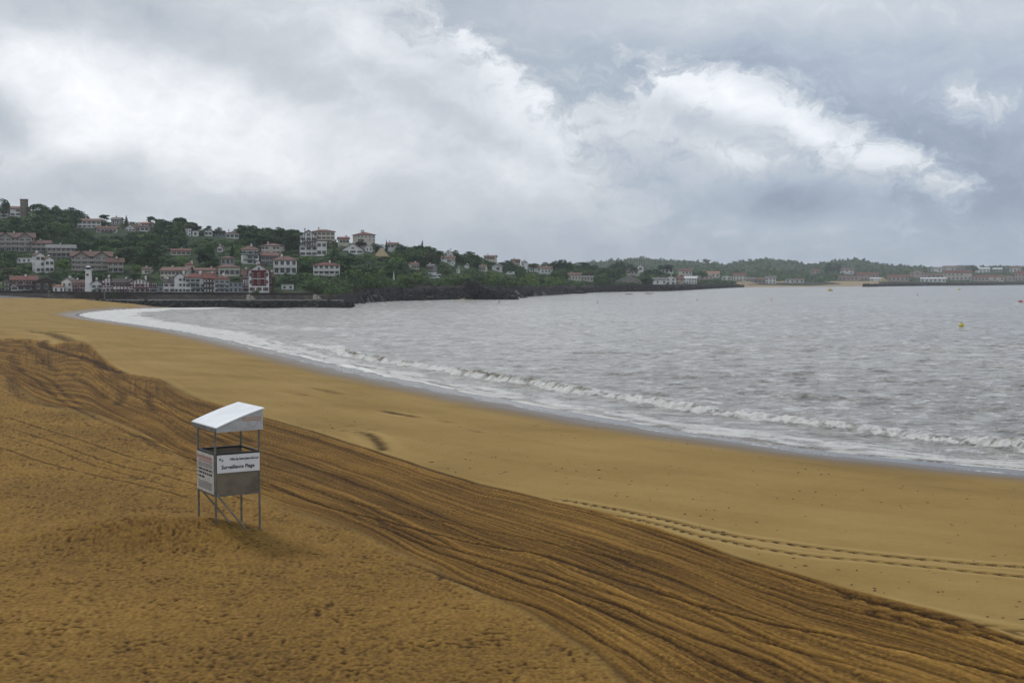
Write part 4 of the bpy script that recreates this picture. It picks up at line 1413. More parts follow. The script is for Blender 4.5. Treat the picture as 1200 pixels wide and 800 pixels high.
N, Fr = near, far
HOUSES = [
 # ---- beachfront row, left to right
 (N, 1, 15, 327, 340.5, 'small grey-white house at the left edge of the beachfront row', dict(wall='grey', roof='front', rcol='grey', trim='white', cols=2, chim=0)),
 (N, 15, 42, 324, 340.5, 'white beachfront house with dark red balconies, left of the dark wooden pavilion', dict(rcol='red', rows=2, cols=4, timber=1, balc=1)),
 (N, 42, 67, 325, 341, 'dark brown wooden pavilion under a low grey gable roof', dict(wall='brown', roof='front', rcol='grey', trim='brown', cols=3, chim=0, name='pavilion', cat='pavilion', shut=False, rows=1)),
 (N, 63, 74.5, 333.5, 343.2, 'tiny white kiosk with a red roof in front of the wooden pavilion', dict(roof='hip', rcol='orange', rows=1, cols=2, chim=0, name='kiosk', cat='kiosk', depth=4, shut=False, d=446)),
 (N, 70, 87, 326, 342.9, 'white stepped house with a grey roof between kiosk and lighthouse', dict(roof='front', rcol='grey', trim='white', cols=2, yaw=-18)),
 (N, 86, 99, 328.5, 342.9, 'white house with dark red loggia touching the lighthouse', dict(rcol='brown', cols=2, timber=2, balc=1)),
 (N, 107, 120, 328.5, 343, 'white house with blue grey glazed front just right of the lighthouse', dict(roof='front', rcol='grey', trim='grey', cols=2, balc=1)),
 (N, 120, 133, 325, 343, 'white gabled house with tall dark red shutters, second right of the lighthouse', dict(roof='front', rcol='brown', cols=3, timber=1)),
 (N, 133, 153, 327.3, 343, 'long low white house with dark brown roof and dark red ground floor', dict(rcol='dark', cols=5, timber=2)),
 (N, 153, 175, 326, 343.2, 'white gabled house with a wide dark red balcony in the beachfront row', dict(roof='front', rcol='brown', cols=4, balc=1, timber=1)),
 (N, 175, 184.5, 331, 342.9, 'small white house with a dark red garage beside the gap in the row', dict(roof='flat', rcol='brown', cols=1, timber=1)),
 (N, 184.5, 192, 334, 342.9, 'little dark flat roofed annexe between white beachfront houses', dict(wall='blue', roof='flat', rcol='dark', rows=1, cols=1, chim=0, shut=False)),
 (N, 192, 205, 327, 342.9, 'white house with a near black roof and red shutters left of the tall white gable', dict(rcol='dark', cols=2)),
 (N, 205, 218, 320, 343.2, 'tall white gable house with grey green shutters in the beachfront row', dict(roof='front', rcol='brown', trim='grey', rows=3, cols=3)),
 (N, 218, 240, 320, 343.2, 'big white three storey house with red hipped roof and dark green balconies', dict(roof='hip', rcol='red', trim='green', rows=3, cols=4, balc=2)),
 (N, 239, 252, 320.5, 343.2, 'dark brown narrow house with red roof squeezed beside the big hipped house', dict(wall='brown', rcol='red', trim='white', rows=3, cols=2)),
 (N, 251.5, 269, 322.6, 343.2, 'white three storey house with blue grey balconies and red roof', dict(roof='hip', rcol='red', trim='grey', rows=3, cols=3, balc=2)),
 (N, 268.5, 284, 330.5, 343.2, 'low blue grey house with glazed terrace left of the large dark red timbered villa', dict(wall='blue', roof='flat', rcol='grey', trim='white', rows=2, cols=3, big=True)),
 (N, 284, 293, 316, 342.8, 'narrow white wing with dark red boards on the left of the timbered villa', dict(rcol='brown', rows=3, cols=1, timber=2)),
 (N, 292, 315, 309.7, 343, 'large white gabled villa with dark red timber front on the beachfront', dict(roof='front', rcol='pink', rows=3, cols=3, infill=True, chim=2)),
 (N, 314.5, 320, 319, 342.6, 'narrow dark red timbered wing on the right of the large villa', dict(wall='brown', rcol='brown', rows=2, cols=1, timber=2)),
 (N, 330, 344, 333.3, 339.5, 'small flat white building with two dark windows right of the timbered villa', dict(roof='flat', rcol='white', rows=1, cols=2, shut=False, depth=5)),
 # ---- second row
 (N, 185, 222, 313.5, 328, 'long cream house with red brown roof behind the beachfront row', dict(wall='cream', rcol='pink', rows=2, cols=7, trim='brown')),
 (N, 217.5, 228, 307.5, 322, 'cream turret house with small red cone roof in the second row', dict(wall='cream', roof='hip', rcol='red', rows=2, cols=1, trim='brown')),
 (N, 229, 256, 314.5, 324, 'long pale building with red brown roof behind the big hipped house', dict(wall='cream', rcol='pink', rows=1, cols=6, trim='brown')),
 (N, 256, 282.5, 310, 324, 'cream pavilion house with wide brown hipped roof left of the timbered villa', dict(wall='cream', roof='hip', rcol='pink', rows=1, cols=4, trim='brown', chim=0)),
 (N, 259.5, 274.5, 300, 311, 'small upper storey house with brown pyramid roof above the cream pavilion', dict(wall='grey', roof='hip', rcol='pink', rows=1, cols=3, big=True, chim=0)),
 (N, 283, 303, 288, 309.5, 'tall white house with dark green shutters and brown hipped roof on the slope', dict(roof='hip', rcol='pink', trim='green', rows=3, cols=3, balc=2, timber=1)),
 (N, 304, 330.5, 285, 298, 'wide cream house with pale brown hipped roof, upper of two on the slope', dict(wall='cream', roof='hip', rcol='pink', trim='brown', rows=2, cols=5)),
 (N, 304, 328, 296, 310.5, 'grey and white house with dark boarded left half below the wide cream house', dict(wall='grey', roof='side', rcol='pink', trim='brown', rows=2, cols=4, yaw=15)),
 (N, 321, 347.5, 300, 321.5, 'white house with pale brown stepped roof and grey glazed balcony on the slope', dict(roof='hip', rcol='pink', trim='grey', rows=2, cols=4, balc=1, big=True)),
 (N, 351.5, 372, 270, 300, 'tall white timbered house with dark brown gable on the upper slope', dict(roof='front', rcol='dark', trim='brown', rows=4, cols=3, timber=2, balc=2)),
 (N, 371, 383, 281.5, 300, 'white lower wing beside the tall timbered house', dict(rcol='brown', rows=2, cols=2, trim='brown', roof='flat')),
 (N, 367, 392, 268.7, 281, 'cream house with red hipped roof on the skyline behind the timbered house', dict(wall='cream', roof='hip', rcol='red', rows=2, cols=5, trim='brown')),
 (N, 397, 410, 278, 286, 'cream house with reddish roof half hidden on the skyline', dict(wall='cream', rcol='red', rows=1, cols=3, trim='brown')),
 (N, 401, 426, 285, 297.4, 'white chalet with wide brown gable near the top of the slope', dict(roof='front', rcol='brown', rows=1, cols=3, trim='brown', rh=3.2)),
 (N, 416, 442, 271.8, 287, 'cream manor with red hipped roof standing highest on the ridge', dict(wall='cream', roof='hip', rcol='red', trim='white', rows=3, cols=5, big=False, chim=2)),
 (N, 427, 438, 289, 295, 'small white cottage under the manor on the ridge', dict(roof='flat', rcol='white', rows=1, cols=2, shut=False)),
 (N, 438, 454, 290.5, 301, 'garden house with tall tan thatched roof on the slope', dict(wall='brown', roof='hip', rcol='tan', rows=1, cols=2, chim=0, rh=4.6, name='thatched_house')),
 (N, 453, 466.5, 284.5, 291, 'small white house with brown roof right of the manor', dict(rcol='pink', rows=1, cols=3, trim='brown')),
 (N, 367.5, 398, 307.5, 323.3, 'white hotel with red roof and two rows of white balconies alone in the trees', dict(wall='white', roof='hip', rcol='red', rows=2, cols=5, big=True, balc=2, name='hotel', cat='hotel')),
 # ---- left hillside
 (N, -2, 38, 273, 295, 'big grey apartment block with brown double roof at the left edge of the hill', dict(wall='grey', rcol='brown', rows=3, cols=6, big=True, balc=2, gabs=2, name='apartment_block', cat='apartment block')),
 (N, 38, 58.5, 282, 295, 'grey apartment wing with brown roof next to the leftmost block', dict(wall='grey', rcol='brown', rows=2, cols=4, big=True, balc=1, name='apartment_block', cat='apartment block')),
 (N, 57, 86.5, 287, 302, 'long low grey apartment wing with grey brown roof in the middle of the group', dict(wall='grey', rcol='grey', rows=2, cols=6, big=True, balc=1, name='apartment_block', cat='apartment block')),
 (N, 86, 129, 295, 317, 'wide apartment block with brown double roof and pale balconies above the lighthouse', dict(wall='grey', rcol='brown', rows=3, cols=7, big=True, balc=3, gabs=2, name='apartment_block', cat='apartment block')),
 (N, 127, 144, 303, 320, 'grey apartment block on a white base, right end of the apartment group', dict(wall='grey', rcol='brown', rows=2, cols=3, big=True, balc=1, name='apartment_block', cat='apartment block')),
 (N, 41, 54, 296, 319.5, 'white villa with near black shutters and steep gable below the apartments', dict(roof='front', rcol='brown', trim='brown', rows=3, cols=2, yaw=14)),
 (N, 52, 64.5, 301, 319.5, 'white villa wing with pink gable right of the dark shuttered villa', dict(roof='front', rcol='pink', trim='brown', rows=2, cols=2)),
 (N, 21, 41, 302, 308, 'low white garden building left of the dark shuttered villa', dict(roof='flat', rcol='white', rows=1, cols=4, shut=False, depth=5)),
 (N, 12, 36, 242, 253.3, 'white hilltop villa with grey roof next to the square stone tower', dict(rcol='pink', rows=2, cols=4, trim='brown')),
 (N, 0, 10, 244, 251.5, 'white house half hidden by the tree at the top left', dict(roof='side', rcol='grey', rows=1, cols=2)),
 (N, 92, 117, 256.3, 267, 'long white house with brown roof on the hilltop left of centre', dict(rcol='pink', rows=2, cols=5, trim='brown')),
 (N, 114, 136, 265.5, 273, 'low white house with red roof just below the long hilltop house', dict(rcol='red', rows=1, cols=5, trim='red', balc=1)),
 (N, 129, 142, 255, 264, 'grey hilltop house with pale grey roof among dark trees', dict(wall='grey', rcol='grey', rows=1, cols=2, trim='white')),
 (N, 145, 160, 262.5, 271, 'white hilltop house with wide front gable', dict(roof='front', rcol='brown', rows=1, cols=3, rh=2.6, trim='brown')),
 (N, 160, 174, 264, 271, 'low white hilltop wing right of the wide gable', dict(rcol='brown', rows=1, cols=3, trim='brown')),
 (N, 164.5, 178, 260.5, 266, 'hilltop house with bright orange roof', dict(wall='cream', rcol='orange', rows=1, cols=3, trim='brown')),
 (N, 201, 224, 292, 299, 'house with long red roof alone in the woods on the left hill', dict(wall='cream', rcol='red', rows=1, cols=4, yaw=8, trim='brown')),
 (N, 219, 225.5, 268, 277, 'narrow white block house on the skyline, left of a twin', dict(roof='flat', rcol='white', rows=2, cols=1, shut=False)),
 (N, 225.5, 232.5, 270.5, 277, 'lower white block house on the skyline, right of a twin', dict(roof='flat', rcol='white', rows=1, cols=1, shut=False)),
 (N, 239, 249, 268, 276.5, 'small white skyline house with a dark gable', dict(roof='front', rcol='dark', rows=1, cols=2, trim='brown')),
 (N, 251.5, 264, 271.5, 277.5, 'grey green flat house on the skyline', dict(wall='blue', roof='flat', rcol='grey', rows=1, cols=3, shut=False)),
 (N, 264.5, 279.5, 271.5, 279.5, 'white skyline house with pinkish roof at the edge of the pines', dict(roof='hip', rcol='pink', rows=1, cols=3, trim='brown')),
 (N, 253, 262, 288, 295, 'tiny white house with dark red trim in the middle of the woods', dict(roof='front', rcol='brown', rows=1, cols=1)),
 (N, 164.5, 178, 314, 321, 'low cream house with terrace in the trees above the beachfront', dict(wall='cream', rcol='brown', rows=1, cols=3, trim='brown')),
 # ---- right part of the headland
 (N, 520, 530.5, 293, 301, 'bright white gabled house at the top of the headland', dict(roof='front', rcol='white', rows=1, cols=2, trim='white', rh=2.6)),
 (N, 517.5, 534.5, 300.2, 308.5, 'white lower wing with pale pink roof under the bright gabled house', dict(rcol='pink', rows=1, cols=3, trim='brown', yaw=10)),
 (N, 527.5, 533.5, 304.5, 311.5, 'small white gabled annexe below the pale pink roof', dict(roof='front', rcol='pink', rows=1, cols=1, shut=False)),
 (N, 480, 493.5, 308, 315.5, 'old cream cottage half hidden in bushes on the headland', dict(wall='cream', rcol='pink', rows=1, cols=3, trim='brown')),
 (N, 497.5, 510, 310, 317, 'cottage with long grey roof on the headland', dict(wall='grey', rcol='grey', rows=1, cols=3, yaw=-20)),
 (N, 534, 538.3, 313.8, 320, 'tiny white lodge beside the coast road', dict(roof='front', rcol='brown', rows=1, cols=1, shut=False)),
 (N, 543, 549, 310, 314, 'little white house behind the coast road lodge', dict(roof='front', rcol='grey', rows=1, cols=1, shut=False)),
 (N, 560.5, 570, 311, 317.5, 'cream house with tan roof left of the white twin gables', dict(wall='cream', rcol='pink', rows=1, cols=3, trim='brown')),
 (N, 575, 587.5, 309.6, 317.5, 'white house with twin gables at the end of the headland', dict(roof='front', rcol='grey', rows=1, cols=2)),
 (N, 566, 581, 299.5, 304.5, 'long house with tan roof on the headland skyline', dict(wall='cream', rcol='pink', rows=1, cols=4, trim='brown')),
 (N, 600, 611, 304, 309, 'brown roofed house on the skyline above the yellow green bush', dict(wall='pink', rcol='red', rows=1, cols=3, trim='brown')),
 (N, 609, 616.5, 306, 311.5, 'small white skyline house right of the brown roofed one', dict(roof='front', rcol='grey', rows=1, cols=1)),
 (N, 620, 634, 311.5, 318, 'white house with pink roof, left of two near the coast trees', dict(rcol='pink', rows=1, cols=3, trim='brown')),
 (N, 633, 647, 312.5, 320.5, 'white house with pink roof, right of two near the coast trees', dict(rcol='pink', rows=1, cols=3, trim='brown', yaw=-12)),
 (N, 666, 681, 320, 328.5, 'cream seaside house with pale roof behind the low sandy bank', dict(wall='cream', rcol='pink', rows=1, cols=4, trim='brown')),
 (N, 681, 695, 323.5, 329.5, 'low cream house right of the seaside house above the sandy bank', dict(wall='cream', rcol='grey', rows=1, cols=4, trim='brown')),
 (N, 722, 752, 322.5, 331.5, 'large hall with a big pale sloping roof behind the seawall', dict(wall='grey', roof='front', rcol='white', rows=1, cols=4, rh=5, shut=False, chim=0, name='hall', cat='hall')),
 (N, 734.5, 748, 316, 321.5, 'pinkish roofed house in the trees above the large hall', dict(wall='cream', rcol='pink', rows=1, cols=3, trim='brown')),
 (N, 747, 754, 310.5, 317.5, 'white steep gabled house above the large hall', dict(roof='front', rcol='pink', rows=1, cols=1)),
 (N, 765, 780, 325.5, 333.5, 'low white house at the left end of the seafront row', dict(rcol='grey', rows=1, cols=4)),
 (N, 780, 792, 323, 333.2, 'white seafront house with grey roof, second of the row', dict(roof='front', rcol='grey', rows=2, cols=2)),
 (N, 791.5, 801, 324, 333, 'pinkish seafront house in the middle of the white row', dict(wall='pink', rcol='pink', rows=2, cols=2)),
 (N, 800.5, 816.5, 323.8, 332.8, 'brightest white long block at the right end of the seafront row', dict(rcol='white', rows=2, cols=5, trim='grey')),
 (N, 775, 789, 313, 320, 'white house in the trees above the seafront row', dict(rcol='grey', rows=1, cols=3)),
 (N, 795, 811, 315.5, 321.8, 'cream house with red roof above the bright white block', dict(wall='cream', rcol='red', rows=1, cols=4)),
 # ---- far shore
 (Fr, 829, 843, 318, 325.5, 'cream house with orange roof across the bay', dict(wall='cream', rcol='orange', rows=1, cols=3)),
 (Fr, 817, 835, 322.5, 327.5, 'long brown pink roofed building below the orange roof', dict(wall='pink', rcol='pink', rows=1, cols=4)),
 (Fr, 846, 857.5, 322.8, 328, 'white gabled house across the bay, right of the orange roof', dict(roof='front', rcol='grey', rows=1, cols=2)),
 (Fr, 859, 874, 320, 329.3, 'cream three storey house with red roof behind the far beach', dict(wall='cream', rcol='red', rows=2, cols=4)),
 (Fr, 874, 885, 325, 332, 'grey roofed house at the left end of the far beach', dict(wall='grey', rcol='grey', rows=1, cols=3)),
 (Fr, 884, 897, 325.5, 332.5, 'grey house with pale front behind the far beach', dict(wall='grey', rcol='pink', rows=1, cols=3)),
 (Fr, 897, 909, 323.5, 332.5, 'bright white house on the far beach front', dict(wall='white', rcol='grey', rows=2, cols=3)),
 (Fr, 921, 931, 327, 331.5, 'low white building under trees behind the far beach, left of two', dict(rcol='grey', rows=1, cols=2)),
 (Fr, 932, 942, 326.5, 331.5, 'low white building under trees behind the far beach, right of two', dict(rcol='pink', rows=1, cols=2)),
 (Fr, 950.5, 960, 315.5, 321, 'lone pink house on the green far hillside', dict(wall='pink', rcol='red', rows=1, cols=2)),
 (Fr, 985, 1000, 314.5, 321, 'white villa on the green far hillside', dict(rcol='pink', rows=2, cols=3)),
 (Fr, 983, 1005, 323.5, 328.5, 'long low pinkish building at the far harbour', dict(wall='pink', rcol='pink', rows=1, cols=5)),
 (Fr, 1005, 1029, 319.5, 328.5, 'red roofed building row behind the bright white shed', dict(wall='pink', rcol='red', rows=2, cols=6)),
 (Fr, 1020, 1034, 325.5, 329.5, 'bright white shed roof at the far harbour', dict(roof='side', rcol='white', rows=1, cols=3)),
 (Fr, 1041, 1064, 322, 329.5, 'red roofed harbour building right of the yellow sail', dict(wall='pink', rcol='red', rows=1, cols=5)),
 (Fr, 1067, 1083, 316.5, 325.5, 'tall pink building with red gable at the far harbour', dict(wall='pink', roof='front', rcol='red', rows=2, cols=3)),
 (Fr, 1080, 1107, 325.3, 330.3, 'long white quay building at the far harbour', dict(wall='white', rcol='white', rows=1, cols=6)),
 (Fr, 1082, 1106, 320.5, 326, 'pink building behind the long white quay building', dict(wall='pink', rcol='pink', rows=1, cols=5)),
 (Fr, 1107, 1137, 317, 328, 'large cream building with many red roofs at the far harbour', dict(wall='cream', rcol='red', rows=2, cols=7, balc=0)),
 (Fr, 1092, 1106, 313, 318.5, 'white houses tier left of the topmost building across the bay', dict(wall='white', rcol='grey', rows=1, cols=4)),
 (Fr, 1106, 1122, 311.5, 317.5, 'topmost cream building above the many red roofs', dict(wall='cream', rcol='pink', rows=1, cols=4)),
 (Fr, 1122, 1137, 310.8, 317.5, 'pale grey building at the crest above the many red roofs', dict(wall='grey', rcol='grey', rows=1, cols=4)),
 (Fr, 1139, 1157, 322.5, 329.5, 'pink quayside row with red roof, right of the large cream building', dict(wall='pink', rcol='red', rows=1, cols=5)),
 (Fr, 1157, 1175, 322.5, 329.5, 'cream quayside row with red roof near the right edge', dict(wall='cream', rcol='red', rows=1, cols=5)),
 (Fr, 1144, 1159, 313.5, 319.5, 'white block on the far slope above the quayside rows', dict(wall='white', rcol='white', rows=2, cols=4)),
 (Fr, 1164, 1174, 314, 319, 'small grey white block on the far slope near the right edge', dict(wall='grey', rcol='white', rows=1, cols=3)),
 (Fr, 1177, 1189, 322.3, 329.3, 'pink quayside house with red gable second from the right edge', dict(wall='pink', roof='front', rcol='red', rows=1, cols=3)),
 (Fr, 1184, 1195, 312.5, 319, 'white building on the slope at the right edge of the picture', dict(wall='white', rcol='red', rows=1, cols=3)),
 (Fr, 1190, 1204, 317.5, 329, 'tall red brown quayside building cut by the right edge', dict(wall='pink', rcol='red', rows=2, cols=4)),
]
for (L, a, b, c_, d_, lab, kw) in HOUSES:
    house(L, a, b, c_, d_, lab, **kw)

# square stone tower on the hilltop
y0, zg = near.hit(28, 251)
p = at_y(28, 252, y0)
e = empty('stone_tower', (p[0], p[1] - 1, p[2])); e['label'] = 'square brown stone tower rising beside the hilltop villa'; e['category'] = 'tower'
k = y0 / F
MB().box(-3.4 * k, 3.4 * k, 0, 6.8 * k, -3, 17.4 * k).obj('wall', WALLS['stone'], e)
MB().box(-3.7 * k, 3.7 * k, -.3 * k, 7.1 * k, 17.41 * k, 18.6 * k).obj('parapet', WALLS['stone'], e)
wn, _s = win_mesh('w', 'brown')
for zz in (6, 12):
    wi = link('window', wn, e, (0, -.004, zz * k)); wi.scale = (.9, 1, 1.5)
RECTS.append((24, 32, 233, 250, y0)); FOOT.append((p[0], p[1], 5))
# lighthouse on the beachfront
y0 = 447.; p = at_y(102.8, 342.8, y0); k = y0 / F
e = empty('lighthouse', p); tag(e, 'square tapering white lighthouse tower with a dark lantern slit on the beachfront', 'lighthouse')
h1, h2 = 3.9 * k, 2.7 * k
zt_ = 25.5 * k
MB().poly([(-h1, 0, -2), (h1, 0, -2), (h1, 2 * h1, -2), (-h1, 2 * h1, -2), (-h2, .4, zt_), (h2, .4, zt_), (h2, 2 * h2 + .4, zt_), (-h2, 2 * h2 + .4, zt_)],
          [(0, 3, 2, 1), (4, 5, 6, 7), (0, 1, 5, 4), (1, 2, 6, 5), (2, 3, 7, 6), (3, 0, 4, 7)]).obj('tower', WALLS['white'], e)
MB().box(-h2 - .25, h2 + .25, .15, 2 * h2 + .65, zt_ + .005, zt_ + .4).obj('gallery', WALLS['white'], e)
MB().box(-h2 * .7, h2 * .7, .5, 2 * h2 * .85, zt_ + .401, zt_ + 4.2 * k).obj('lantern', glass, e)
MB().poly([(-h2, .2, zt_ + 4.21 * k), (h2, .2, zt_ + 4.21 * k), (h2, 2 * h2, zt_ + 4.21 * k), (-h2, 2 * h2, zt_ + 4.21 * k), (0, h2, zt_ + 6.2 * k)],
          [(0, 1, 2, 3), (0, 4, 1), (1, 4, 2), (2, 4, 3), (3, 4, 0)]).obj('roof', WALLS['white'], e)
MB().box(-.45, .3, .1, .38, zt_ - 5.6 * k, zt_ - 3.4 * k).obj('light_slit', TRIM['red'], e)
RECTS.append((99, 107, 311, 342, y0)); FOOT.append((p[0], p[1], 4))
# white needle beacon on the headland
y0, zg = near.hit(461.5, 328); p = at_y(461.5, 328.3, y0); k = y0 / F
e = empty('beacon', p); tag(e, 'slender white needle beacon on the green headland bank', 'beacon')
MB().lathe([(1.5 * k, -1), (1.4 * k, .3 * k), (.9 * k, 4 * k)], 10).obj('base', WALLS['white'], e)
MB().lathe([(.75 * k, 4.01 * k), (.25 * k, 9.5 * k), (.03, 10.6 * k)], 10).obj('spire', WALLS['white'], e)
RECTS.append((459, 464, 316, 329, y0)); FOOT.append((p[0], p[1], 3))
# cars on the coast road
carw = pmat('white_car_paint', (.62, .63, .64), (.58, .59, .60), 2, .3, spec=.5)
tyre = pmat('tyre_rubber', (.02, .02, .02), (.03, .03, .03), 3, .9)


def car(px, py, label, van=False, rz=0.):
    y0, zg = near.hit(px, py); p = at_y(px, py, y0)
    e = empty('parked_van' if van else 'parked_car', p, -T(px) + rz); tag(e, label, 'van' if van else 'car')
    l, wd = (5.2, 2.0) if van else (4.2, 1.75)
    pr = [(0, .35), (l, .35), (l, 1.0), (l * .97, 2.1), (l * .22, 2.15), (l * .06, 1.15), (0, .95)] if van else [(0, .35), (l, .35), (l, .85), (l * .9, .95), (l * .76, 1.42), (l * .42, 1.45), (l * .24, .95), (0, .82)]
    n_ = len(pr)
    MB().poly([(a - l / 2, 0, b) for a, b in pr] + [(a - l / 2, wd, b) for a, b in pr], [tuple(range(n_)), tuple(range(2 * n_ - 1, n_ - 1, -1))] + [(i, n_ + i, n_ + (i + 1) % n_, (i + 1) % n_) for i in range(n_)]).obj('body', carw, e)
    MB().box(-l * .2, l * .26, -.012, -.004, 1.0 if not van else 1.35, 1.36 if not van else 1.9).obj('side_window', glass, e)
    for sx in (-.3, .3):
        for yy in (-.02, wd - .2):
            MB().bar((sx * l, yy, .33), (sx * l, yy + .22, .33), .64, .64, seg=12).obj('wheel', tyre, e)
    RECTS.append((px - 5, px + 5, py - 4, py, y0))


car(507, 321.6, 'white car on the coast road, upper of three below the grey roofed cottage')
car(512, 323.6, 'white car on the coast road, between the two others', rz=.3)
car(509, 327, 'lowest white car on the coast road', rz=-.2)
car(598, 322.3, 'white van parked above the yellow green bush at the headland end', True)
# yellow sail by the far harbour
y0, zg = far.hit(1037, 330); p = at_y(1037, 330, y0); k = y0 / F
e = empty('sail_canopy', p); tag(e, 'pale yellow peaked sail canopy beside the bright white shed across the bay', 'canopy')
MB().poly([(-4.5 * k, 0, 0), (4.5 * k, 0, 0), (4.5 * k, 8, 0), (-4.5 * k, 8, 0), (-2.6 * k, 1, 6.4 * k), (-1.2 * k, 7, 5.4 * k)], [(0, 1, 4), (1, 2, 5, 4), (2, 3, 5), (3, 0, 4, 5), (0, 3, 2, 1)]).obj('canvas', pmat('yellow_canvas', (.52, .42, .22), (.46, .37, .2), .5, .8), e)
MB().bar((-2.6 * k, 1, 0), (-2.6 * k, 1, 6.9 * k), .4, seg=8).obj('mast', metal, e)
# ================================================================== TREES
def leaf_cloud(lobes, n, size, rs, up=.35, shell=.55):
    """lobes: (cx, cy, cz, rx, ry, rz). Small leaf-spray faces through the outer volume of each lobe"""
    lobes = np.array(lobes, float)
    wgt = (lobes[:, 3] * lobes[:, 4] + lobes[:, 4] * lobes[:, 5] + lobes[:, 3] * lobes[:, 5]); wgt /= wgt.sum()
    idx = rs.choice(len(lobes), n, p=wgt)
    Lb_ = lobes[idx]
    d = rs.normal(size=(n, 3)); d /= np.linalg.norm(d, axis=1)[:, None]
    d[:, 2] = np.where((d[:, 2] < -.35) & (rs.rand(n) < .7), -d[:, 2], d[:, 2])
    r = shell + (1.08 - shell) * rs.rand(n) ** .6
    c = Lb_[:, :3] + d * Lb_[:, 3:6] * r[:, None]
    nn = d + rs.normal(size=(n, 3)) * .55; nn[:, 2] += up
    nn /= np.linalg.norm(nn, axis=1)[:, None]
    a = np.cross(nn, rs.normal(size=(n, 3))); a /= np.linalg.norm(a, axis=1)[:, None]
    b = np.cross(nn, a)
    s1 = (size * rs.uniform(.55, 1.25, n))[:, None]; s2 = s1 * rs.uniform(.45, .95, n)[:, None]
    V = np.stack([c - a * s1, c - b * s2 + nn * .1 * s1, c + a * s1, c + b * s2 - nn * .1 * s1], 1)
    return V.reshape(-1, 3)


def quads_of(n):
    return np.arange(4 * n).reshape(-1, 4)


def leaf_mat(name, stops, hue=.0, per=.25):
    m, t = new_mat(name)
    oi = t.new('ShaderNodeObjectInfo').outputs['Random']
    pos = t.new('ShaderNodeTexCoord').outputs['Object']
    geo = t.new('ShaderNodeNewGeometry').outputs['Random Per Island']
    n_ = t.noise(pos, .35, 2, .5)
    v = t.math('ADD', t.math('MULTIPLY', geo, .45), t.math('ADD', t.math('MULTIPLY', n_, .55), t.math('MULTIPLY', t.math('SUBTRACT', oi, .5), per)))
    c = t.ramp(v, stops)
    bs = t.principled(c, .75, None, .2, out=False)
    tr = t.new('ShaderNodeBsdfTranslucent'); t.l.new(c, tr.inputs[0])
    mx_ = t.new('ShaderNodeMixShader'); mx_.inputs[0].default_value = .18
    t.l.new(bs.outputs[0], mx_.inputs[1]); t.l.new(tr.outputs[0], mx_.inputs[2])
    o = t.new('ShaderNodeOutputMaterial'); t.l.new(mx_.outputs[0], o.inputs[0])
    return m


M_DARK = leaf_mat('dark_evergreen_leaves', [(.15, (.016, .036, .014)), (.5, (.036, .070, .028)), (.85, (.070, .120, .045))], per=.45)
M_MID = leaf_mat('green_leaves', [(.15, (.028, .060, .018)), (.5, (.060, .115, .034)), (.85, (.11, .18, .055))], per=.45)
M_LIGHT = leaf_mat('fresh_green_leaves', [(.15, (.055, .100, .022)), (.5, (.105, .175, .040)), (.85, (.17, .25, .07))], per=.45)
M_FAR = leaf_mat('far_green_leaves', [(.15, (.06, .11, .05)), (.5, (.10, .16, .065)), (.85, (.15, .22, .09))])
M_YEL = leaf_mat('yellow_green_leaves', [(.15, (.10, .14, .02)), (.5, (.19, .24, .03)), (.85, (.28, .32, .05))])
M_RED = leaf_mat('maroon_leaves', [(.15, (.03, .016, .018)), (.5, (.06, .03, .03)), (.85, (.09, .05, .045))])
M_OLIVE = leaf_mat('olive_brown_leaves', [(.15, (.034, .036, .018)), (.5, (.062, .062, .030)), (.85, (.10, .095, .05))])
bark = pmat('bark', (.085, .065, .05), (.05, .04, .032), 1.5, .95)


def lobes_for(kind, rs):
    L = []
    if kind == 'round':
        L.append((0, 0, 6.2, 2.6, 2.6, 2.6))
        for i in range(11):
            a = rs.uniform(0, 6.28); r = rs.uniform(1.4, 3.0); z_ = rs.uniform(3.6, 8.2)
            q = rs.uniform(1.1, 1.9) * (1.1 - .05 * z_)
            r *= 1.25 - abs(z_ - 5.6) * .16
            L.append((r * cos(a), r * sin(a), z_, q, q, q * .8))
    elif kind == 'pine':
        for i in range(12):
            a = rs.uniform(0, 6.28); r = rs.uniform(.3, 3.6); z_ = 8.1 - r * .35 + rs.uniform(-.9, .6)
            q = rs.uniform(.9, 1.6); L.append((r * cos(a), r * sin(a), z_, q * 1.25, q * 1.25, q * .55))
        for i in range(3):
            a = rs.uniform(0, 6.28); L.append((2.2 * cos(a), 2.2 * sin(a), rs.uniform(5, 6.3), 1.2, 1.2, .5))
    elif kind == 'conifer':
        for i in range(16):
            z_ = 1.4 + i * .52; r = (10 - z_) * .30
            a = rs.uniform(0, 6.28); L.append((r * .35 * cos(a), r * .35 * sin(a), z_, r * rs.uniform(.7, 1.1), r * rs.uniform(.7, 1.1), .55))
    elif kind == 'oak':
        for i in range(15):
            a = rs.uniform(0, 6.28); r = rs.uniform(.6, 4.0); z_ = rs.uniform(2.8, 8.6 - r * .7)
            q = rs.uniform(1.1, 2.1); L.append((r * cos(a), r * sin(a), z_, q, q, q * .75))
    else:   # bush
        for i in range(9):
            a = rs.uniform(0, 6.28); r = rs.uniform(0, 2.8); z_ = rs.uniform(.8, 3.6 - r * .5)
            q = rs.uniform(1., 1.8); L.append((r * cos(a), r * sin(a), z_, q, q, q * .8))
    return L


